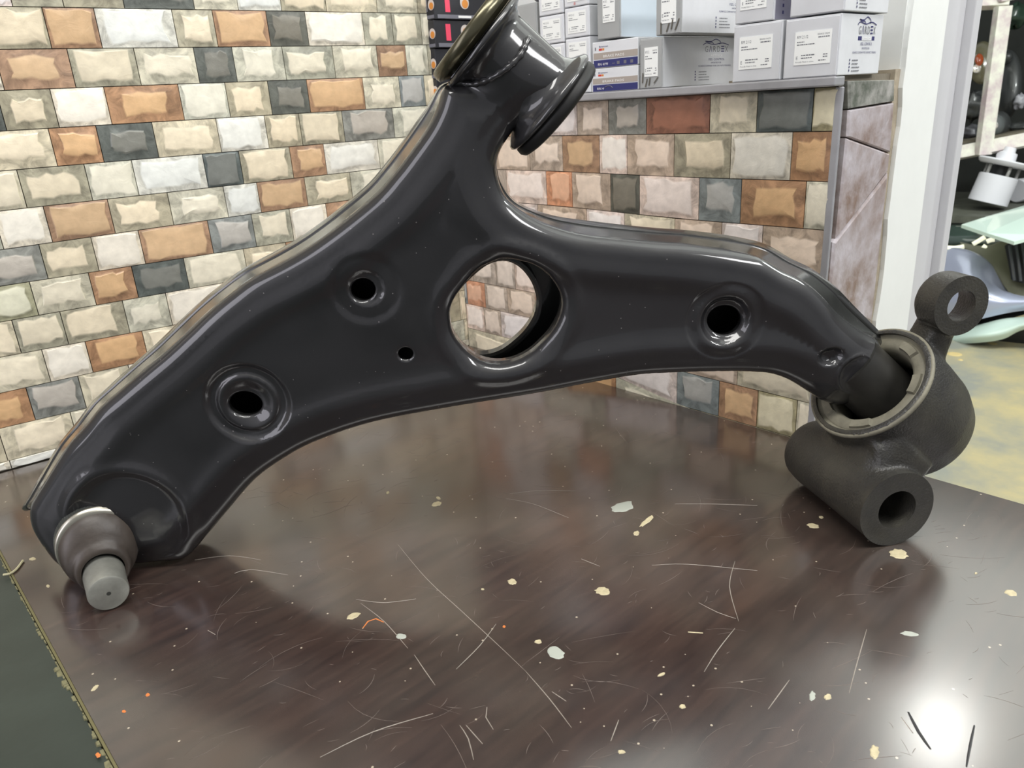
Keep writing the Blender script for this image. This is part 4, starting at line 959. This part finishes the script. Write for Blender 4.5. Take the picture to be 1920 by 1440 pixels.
# grey items half hidden behind the sleeve
r, FF, FS, w, h = carton('grey_box', 'plain grey carton half hidden behind the bushing sleeve', 'box', .5530, .5860, ZL, .3655, .05, m_bg2)
plate(Face((XF-.0008, .586, .3655), (0, -1, 0), (0, 0, 1), (-1, 0, 0)), .001, 0, .006, .012, mat('yellow_tab', (226, 196, 60), .5), r, 'yellow_tab')
def lump(c, rx, ry, rz, seed, amp=.18, n=20, m=14):
    rnd = random.Random(seed); ph = [rnd.uniform(0, 6) for _ in range(6)]; V = []; Fq = []
    for i in range(m+1):
        th = math.pi*i/m
        for k in range(n):
            p_ = 2*math.pi*k/n; r_ = 1+amp*(math.sin(3*p_+ph[0])*math.sin(2*th+ph[1])+.6*math.sin(5*p_+ph[2]+2*th)+.4*math.cos(7*th+ph[3]))
            V.append((c[0]+rx*r_*math.sin(th)*math.cos(p_), c[1]+ry*r_*math.sin(th)*math.sin(p_), c[2]+rz*r_*math.cos(th)))
    for i in range(m):
        for k in range(n): Fq.append([i*n+k, (i+1)*n+k, (i+1)*n+(k+1) % n, i*n+(k+1) % n])
    return V, Fq
v, f = lump((XF+.024, .565, .3790), .020, .012, .0125, 5, .07); tag(obj('plastic_bag', v, f, mat('grey_plastic', (112, 112, 120), .35), smooth=True), 'crumpled grey plastic bag lying on the plain grey carton', 'bag')
# black boxes with round orange emblems
BK = [(ZL, .3075, 0, 'lowest'), (.3079, .3382, 0, 'second from below'), (.3388, .3658, 1, 'third from below'), (.3664, .3930, 1, 'top')]
for i, (z0, z1, full, nmk) in enumerate(BK):
    y0 = (.7130, .7120, .7090, .7070)[i]-.008; y1 = y0+.022; xf = .5400
    r, FF, FS, w, h = carton('black_parts_box', 'black carton with round orange emblem, %s in the stack against the brick corner' % nmk, 'box', y0-.004, y1-.004, z0, z1, .085, m_blackc, 'black cartons in the corner', xf=xf, flap=False)
    FF = Face((xf, y1-.004, z0), (0, -1, 0), (0, 0, 1), (-1, 0, 0))
    def disc_(F, cx, cy, r_, m, nm_, d): 
        V = [F.p(cx+r_*math.cos(t_), cy+r_*math.sin(t_), dd) for dd in (0, d) for t_ in np.linspace(0, 2*math.pi, 20, endpoint=False)]
        return obj(nm_, V, [[20+k for k in range(20)]]+[[k, (k+1) % 20, 20+(k+1) % 20, 20+k] for k in range(20)], m, r)
    m_l = mat('pale_emblem_ring', (206, 196, 190), .5) if i == 0 else m_l
    disc_(FF, w*.80, h*.52, .0052, m_l, 'emblem_ring', .0002); disc_(FF, w*.82, h*.48, .0034, m_orl, 'emblem', .0004)
    plate(FF, w*.08, h*.04, w*.96, h*.16, m_greyp, r, 'grey_stripe'); plate(FF, w*.06, h*.3, w*.5, h*.85, m_greyp, r, 'grey_panel', th=.00015)
    plate(FS, .004, h*.03, .060, h*.17, m_greyp, r, 'grey_stripe')
    if full:
        plate(FS, .0150, h*.26, .0215, h*.86, m_redtag, r, 'red_tag'); disc_(FS, .0420, h*.62, .0062, m_l, 'emblem_ring', .0002); disc_(FS, .0425, h*.58, .0042, m_orl, 'emblem', .0004)
        plate(FS, .032, h*.06, .050, h*.14, m_wht, r, 'white_stripe', d=.0003)
        if i == 2: plate(FS, .056, h*.72, .064, h*.98, mat('blue_print', (40, 60, 190), .5), r, 'blue_patch')
v, f = lump((XF+.030, .640, .2937), .024, .026, .0092, 9, .05); tag(obj('plastic_bag', v, f, mat('clear_grey_plastic', (96, 98, 102), .2), smooth=True), 'dark grey plastic bag on the ledge behind the sleeve flange', 'bag')

# ================================================================== SHOP BEYOND THE POST
SK = 1.215
def far(x, y, D): return at(x, y, D*SK)
def rowsurf(rows, step=6):
    """smooth sheet through rows of (px, py, distance) given as world points"""
    R_s = [catmull([far(*p) for p in r_], 1e9) if False else np.array([far(*p) for p in r_]) for r_ in rows]
    n = len(R_s[0]); A = []
    for r_ in R_s:
        out = []
        for i in range(n-1):
            p0, p1, p2, p3 = r_[max(i-1, 0)], r_[i], r_[i+1], r_[min(i+2, n-1)]
            for j in range(step): t_ = j/step; out.append(.5*((2*p1)+(-p0+p2)*t_+(2*p0-5*p1+4*p2-p3)*t_*t_+(-p0+3*p1-3*p2+p3)*t_**3))
        out.append(r_[-1]); A.append(np.array(out))
    m = len(A); Bq = []
    for i in range(m-1):
        p0, p1, p2, p3 = A[max(i-1, 0)], A[i], A[i+1], A[min(i+2, m-1)]
        for j in range(step): t_ = j/step; Bq.append(.5*((2*p1)+(-p0+p2)*t_+(2*p0-5*p1+4*p2-p3)*t_*t_+(-p0+3*p1-3*p2+p3)*t_**3))
    Bq.append(A[-1]); return np.array(Bq)
def sheet(name, rows, m, parent, th=.02, step=6):
    G_s = rowsurf(rows, step); a, b_, _ = G_s.shape; V = list(G_s.reshape(-1, 3)); back = np.array([.93, .36, 0])*th
    V += [p+back for p in V]; N0 = a*b_; Fq = []
    for i in range(a-1):
        for j in range(b_-1):
            q = [i*b_+j, i*b_+j+1, (i+1)*b_+j+1, (i+1)*b_+j]; Fq.append(q[::-1]); Fq.append([N0+k for k in q])
    bd = [j for j in range(b_)]+[i*b_+b_-1 for i in range(1, a)]+[(a-1)*b_+j for j in range(b_-2, -1, -1)]+[i*b_ for i in range(a-2, 0, -1)]
    for i in range(len(bd)): p_, q_ = bd[i], bd[(i+1) % len(bd)]; Fq.append([p_, q_, N0+q_, N0+p_])
    return obj(name, V, Fq, m, parent, smooth=True, angle=50)
m_far = mat('dark_shop_wall', (30, 33, 30), .8, noise=.5, nscale=6)
v, f = abox(4.9, 5.0, -2.2, 3.4, ZF, ZC+.6); tag(obj('wall_far', v, f, m_far), kind='structure')
m_silver = mat('silver_lavender_car_paint', (176, 182, 206), .28, metal=.3, coat=.6)
m_olive = mat('olive_grey_plastic', (112, 112, 92), .4)
m_mint = mat('pale_mint_car_paint', (206, 226, 216), .22, coat=.6)
m_blk = mat('black_plastic', (22, 24, 24), .45)
bump = thing('car_bumper', far(1860, 640, 2.9)*np.array([1, 1, 0])+np.array([0, 0, ZF]), 'silver lavender car bumper with black grille on the shop floor', 'car part')
d0 = 2.92
sheet('bumper_skin', [[(1690,470,d0+.15),(1765,464,d0+.05),(1815,470,d0),(1850,488,d0),(1880,520,d0+.02)],
                      [(1690,500,d0+.10),(1765,498,d0),(1820,506,d0-.05),(1860,530,d0-.04),(1905,560,d0-.02)],
                      [(1690,560,d0+.08),(1765,560,d0-.04),(1830,560,d0-.08),(1890,566,d0-.07),(1990,560,d0-.05)],
                      [(1690,610,d0+.08),(1765,612,d0-.02),(1830,600,d0-.06),(1900,585,d0-.05),(1990,575,d0-.03)]], m_silver, bump)
sheet('fog_surround', [[(1800,455,d0+.04),(1850,462,d0+.03),(1900,445,d0+.03),(1990,430,d0+.03)],
                       [(1815,470,d0+.03),(1862,492,d0+.01),(1910,500,d0+.01),(1990,490,d0+.01)],
                       [(1850,490,d0+.02),(1885,530,d0-.01),(1930,545,d0-.02),(1990,545,d0)],
                       [(1870,520,d0+.01),(1900,556,d0-.03),(1940,566,d0-.03),(1990,562,d0-.02)]], m_olive, bump, .015)
gr = sheet('grille', [[(1884,462,d0-.01),(1910,448,d0-.02),(1960,440,d0-.02)], [(1892,500,d0-.03),(1915,492,d0-.04),(1965,490,d0-.04)], [(1896,524,d0-.03),(1920,532,d0-.05),(1970,536,d0-.04)]], m_blk, bump, .01)
for k in range(7):
    x_ = 1893+k*12; v, f = tube([far(x_, 460-k*2, d0-.045), far(x_+5, 495-k, d0-.065), far(x_+9, 526+k, d0-.06)], .006, 6); obj('grille_slat', v, f, mat('grille_grey', (84, 86, 92), .4) if k == 0 else bpy.data.materials['grille_grey'], gr, smooth=True)
sheet('lower_valance', [[(1790,606,d0+.05),(1850,594,d0+.02),(1920,574,d0),(1990,560,d0)], [(1800,620,d0+.04),(1860,608,d0),(1920,590,d0-.02),(1990,575,d0-.02)]], m_blk, bump, .08)
sheet('lip_spoiler', [[(1775,622,d0+.02),(1830,614,d0-.05),(1880,602,d0-.08),(1920,598,d0-.08),(1990,590,d0-.06)], [(1775,636,d0+.0),(1830,630,d0-.10),(1880,622,d0-.12),(1920,608,d0-.12),(1990,600,d0-.10)], [(1775,645,d0+.0),(1830,643,d0-.08),(1880,636,d0-.10),(1920,618,d0-.10),(1990,608,d0-.08)]], m_mint, bump, .03)
v, f = boxg(far(1885, 632, d0+.03)*np.array([1, 1, 0])+np.array([0, 0, ZF+.03]), (.03, 0, 0), (-.05, .22, 0), (0, 0, .03)); obj('foot_block', v, f, m_blk, bump)
# headlamp behind the bumper
hl_ = bump
m_lens = mat('dark_green_lens', (58, 72, 66), .12, coat=1.0)
sheet('lens', [[(1745,428,3.14),(1800,424,3.08),(1850,430,3.04),(1900,440,3.02),(1960,436,3.02)], [(1745,452,3.08),(1800,450,3.0),(1850,452,2.98),(1900,456,2.97),(1960,452,2.97)], [(1745,476,3.08),(1800,474,3.02),(1850,476,3.0),(1900,482,3.0),(1960,476,3.0)]], m_lens, hl_, .04)
lens_ = [o_ for o_ in bump.children if o_.name.startswith('lens')][0]; lens_.name = 'headlamp'
m_glow = mat('clear_bright_lens', (250, 250, 225), .15, coat=1, emit=.7)  # bright reflections on the headlamp lens, made as pale glowing strips
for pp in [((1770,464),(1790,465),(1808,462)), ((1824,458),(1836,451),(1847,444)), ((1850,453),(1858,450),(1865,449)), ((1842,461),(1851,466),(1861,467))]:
    v, f = tube(catmull([far(a, b_, 2.955) for a, b_ in pp], .01), .009, 8); obj('reflection_strip', v, f, m_glow, None, smooth=True); st_ = COL.objects[-1] if False else bpy.data.objects[[n_ for n_ in bpy.data.objects.keys() if n_.startswith('reflection_strip')][-1]]; st_.parent = lens_; st_.matrix_parent_inverse = Matrix.Identity(4); st_.location = wmat(lens_).inverted() @ st_.location
# mint panel
pan = [far(*p) for p in [(1803,421,2.75),(1850,406,2.9),(1925,384,3.0),(2000,372,3.0),(2000,440,2.7),(1950,440,2.68),(1902,453,2.65),(1850,437,2.7)]]
V = pan+[p-np.array([0, 0, .012]) for p in pan]; n_ = len(pan)
tag(obj('body_panel', V, [list(range(n_)), [n_+k for k in range(n_)][::-1]]+[[k, (k+1) % n_, n_+(k+1) % n_, n_+k] for k in range(n_)], m_mint), 'pale mint painted car body panel lying above the bumper', 'car panel')
# parts bench and fuel pumps
bn = thing('parts_bench', far(1860, 410, 3.5)*np.array([1, 1, 0])+np.array([0, 0, ZF]), 'dark grey parts bench behind the car bumper', 'bench')
zb = far(1850, 393, 3.42)[2]
def onz(x, y, z): return hit(x, y, (0, 0, z), (0, 0, 1))
q = [onz(1740, 428, zb), onz(2010, 424, zb), onz(2010, 372, zb), onz(1740, 384, zb)]
q = [far(1740,425,3.26), far(2020,405,3.26), far(2020,372,3.95), far(1740,384,3.95)]
for p in q: p[2] = zb
V = [p-np.array([0, 0, .03]) for p in q]+q
obj('bench_top', V, [[3, 2, 1, 0], [4, 5, 6, 7]]+[[k, (k+1) % 4, 4+(k+1) % 4, 4+k] for k in range(4)], mat('grey_green_board', (96, 98, 88), .5, noise=.4, nscale=14), bn)
for p in q:
    cc = (p*.93+np.mean(q, 0)*.07); v, f = abox(cc[0]-.02, cc[0]+.02, cc[1]-.02, cc[1]+.02, ZF, zb-.03); obj('leg', v, f, m_blk, bn)
m_pw = mat('white_pump_plastic', (222, 222, 228), .35, spec=.5)
m_clear = mat('grey_clear_plastic', (150, 150, 148), .25)
pb = far(1850, 388, 3.42); pb[2] = zb+.03; pt = far(1883, 306, 3.42); ax_ = pt-pb; LP = np.linalg.norm(ax_); sc_ = SK*3.42/1415*.96
pump = thing('fuel_pump', pb, 'white plastic fuel pump standing upright on the dark bench', 'fuel pump')
v, f = lathe(pb, ax_, [(0, 27*sc_), (.002, 29*sc_), (.12, 28*sc_), (.124, 26*sc_)], 40); obj('reservoir', v, f, m_pw, pump, smooth=True, angle=40)
v, f = lathe(pb+ax_/LP*.124, ax_, [(0, 13*sc_), (LP-.135, 13*sc_)], 24); obj('pump_core', v, f, m_blk, pump, smooth=True, angle=40)
a_, b_, _ = frame(ax_)
for k in range(5):
    t_ = k*1.256+.4; s_ = (a_*math.cos(t_)+b_*math.sin(t_))*24*sc_; v, f = tube([pb+ax_/LP*.09+s_, pb+ax_+s_], .007, 8); obj('support_rod', v, f, m_clear, pump, smooth=True)
v, f = lathe(pt-ax_/LP*.012, ax_, [(0, 33*sc_), (.006, 36*sc_), (.018, 38*sc_), (.024, 36*sc_), (.026, 15*sc_)], 48); obj('cap_flange', v, f, m_pw, pump, smooth=True, angle=35)
v, f = lathe(pt+ax_/LP*.014+a_*.0, ax_, [(0, 14*sc_), (.03, 13*sc_), (.036, 9*sc_), (.055, 8*sc_)], 28); obj('outlet_port', v, f, m_pw, pump, smooth=True, angle=35)
v, f = tube([pt+ax_/LP*.025-a_*.04, pt+ax_/LP*.034+a_*.03], .014, 10); obj('hose_nipple', v, f, m_pw, pump, smooth=True)
c0 = far(1950, 348, 3.68); c0[2] = zb+.058; axq = np.array(R_)*.9+np.array(F_)*.3; axq[2] = 0; axq /= np.linalg.norm(axq)
p2 = thing('fuel_pump', c0-np.array([0, 0, .058]), 'white plastic fuel pump lying on its side behind the upright pump', 'fuel pump')
v, f = lathe(c0-axq*.14, axq, [(0, .05), (.004, .054), (.10, .055), (.12, .058), (.13, .058), (.14, .05), (.22, .05)], 40); obj('reservoir', v, f, m_pw, p2, smooth=True, angle=40)
v, f = lathe(c0+axq*.08, axq, [(0, .05), (.01, .0575), (.03, .0575), (.034, .03)], 40); obj('cap_flange', v, f, m_pw, p2, smooth=True, angle=40)
# white steel rack with car lamps
m_rack = mat('chipped_white_paint', (228, 228, 214), .5, noise=.35, nscale=14, col2=(196, 178, 182))
rk = thing('steel_rack', far(1840, 285, 3.45), 'chipped white steel rack frame holding used car lamps', 'rack')
def bar(p, q, w, t_):
    p, q = np.array(p), np.array(q); d = q-p; L = np.linalg.norm(d); d /= L; s = np.cross(d, F_); s /= np.linalg.norm(s); n_ = np.cross(d, s)
    return boxg((p+q)/2, d*L/2, s*w/2, n_*t_/2, .002)
v, f = bar(far(1881, 12, 3.45), far(1843, 290, 3.45), .060, .04); obj('upright', v, f, m_rack, rk)
v, f = bar(far(1770, 292, 3.47), far(2010, 246, 3.47), .058, .04); obj('shelf_beam', v, f, m_rack, rk)
v, f = bar(far(1780, 8, 3.47), far(1893, 2, 3.47), .05, .04); obj('top_beam', v, f, m_rack, rk)
v, f = bar(far(1885, 2, 3.46), far(1890, -60, 3.46), .06, .04); obj('upright', v, f, m_rack, rk)
q = [far(1770,276,3.5), far(2010,236,3.5)]; dd = np.array([.95, .3, 0])*.38
V = [q[0], q[1], q[1]+dd, q[0]+dd]; V += [p+np.array([0, 0, .012]) for p in V]
obj('shelf_board', V, [[3, 2, 1, 0], [4, 5, 6, 7]]+[[k, (k+1) % 4, 4+(k+1) % 4, 4+k] for k in range(4)], mat('dirty_board', (104, 98, 84), .7), rk)
def ell(c, r3, n=24, m=14, ang=0):
    V = []; Fq = []
    for i in range(m+1):
        th = math.pi*i/m
        for k in range(n):
            p_ = 2*math.pi*k/n; V.append(np.array(c)+np.array(R_)*r3[0]*math.sin(th)*math.cos(p_)+np.array(U_)*r3[1]*math.cos(th)+np.array(F_)*r3[2]*math.sin(th)*math.sin(p_))
    for i in range(m):
        for k in range(n): Fq.append([i*n+k, (i+1)*n+k, (i+1)*n+(k+1) % n, i*n+(k+1) % n])
    return V, Fq
px = SK*3.6/1415
m_hous = mat('dark_grey_housing', (52, 54, 54), .4, coat=.3)
l1 = thing('car_lamp', far(1845, 120, 3.6), 'used amber and chrome car lamp on the rack behind the upright', 'car lamp')
v, f = ell(far(1842, 118, 3.60), (20*px, 32*px, .05)); obj('lamp_housing', v, f, mat('smoky_olive_lens', (96, 92, 72), .2, coat=1), l1, smooth=True)
v, f = ell(far(1836, 112, 3.555), (6*px, 9*px, .012)); obj('amber_lens', v, f, mat('amber_lens', (170, 74, 28), .25, coat=1), l1, smooth=True)
v, f = ell(far(1831, 129, 3.55), (6*px, 6*px, .012)); obj('chrome_reflector', v, f, mat('chrome', (250, 246, 236), .12, metal=.9, emit=.25), l1, smooth=True)  # chrome given a glow of its own for its highlight
l2 = thing('air_filter_housing', far(1885, 160, 3.7), 'large rounded dark grey plastic housing on the rack', 'car part')
v, f = ell(far(1886, 160, 3.75), (17*px, 54*px, .09)); obj('housing', v, f, m_hous, l2, smooth=True)
v, f = ell(far(1884, 110, 3.72), (9*px, 9*px, .04)); obj('knob', v, f, m_hous, l2, smooth=True)
l3 = thing('fog_lamp', far(1872, 234, 3.6), 'round glassy fog lamp on the rack shelf board', 'car lamp')
v, f = ell(far(1871, 233, 3.60), (17*px, 19*px, .05)); obj('lamp_housing', v, f, m_hous, l3, smooth=True)
v, f = ell(far(1867, 234, 3.565), (13*px, 15*px, .03)); obj('lens', v, f, mat('clear_dark_lens', (92, 96, 96), .08, coat=1), l3, smooth=True)
v, f = ell(far(1865, 235, 3.530), (5*px, 5*px, .01)); obj('bulb_reflector', v, f, bpy.data.materials['chrome'], l3, smooth=True)
v, f = lump(far(1825, 200, 3.65), .05, .05, .06, 21, .22); tag(obj('engine_part', v, f, m_hous, smooth=True), 'knobbly dark grey engine part on the rack next to the door frame', 'car part')
v, f = lump(far(1822, 248, 3.62), .04, .04, .03, 22, .2); tag(obj('engine_part', v, f, mat('dull_metal', (92, 92, 96), .35, metal=.4), smooth=True), 'low dull metal engine part at the left end of the rack shelf', 'car part')
v, f = lump(far(1913, 190, 3.65), .026, .026, .03, 23, .25); tag(obj('engine_part', v, f, mat('pale_grey_metal', (150, 150, 156), .4), smooth=True), 'small pale grey metal part right of the dark housing', 'car part')
v, f = lump(far(1905, 30, 3.72), .07, .06, .05, 24, .15); tag(obj('engine_part', v, f, mat('dark_green_plastic', (40, 56, 46), .25), smooth=True), 'dark green glossy part at the top of the rack', 'car part')
v, f = lump(far(1912, 238, 3.62), .04, .05, .02, 25, .2); tag(obj('engine_part', v, f, m_hous, smooth=True), 'small dark part lying right of the round fog lamp', 'car part')
m_chip = mat('yellow_floor_paint', (206, 184, 128), .6)
for x, y, w_ in ((1861, 644, 8), (1790, 664, 12), (1801, 675, 4)):
    c = hit(x, y, (0, 0, ZF), (0, 0, 1)); v, f = lathe(c, (0, 0, 1), [(0, w_*.0022), (.002, w_*.0016)], 9); tag(obj('paint_chip', v, f, m_chip), {8: 'small yellow paint chip on the floor touching the bumper lip', 12: 'long yellow paint chip on the floor below the lug eye', 4: 'tiny yellow paint chip on the floor'}[w_], 'paint chip')
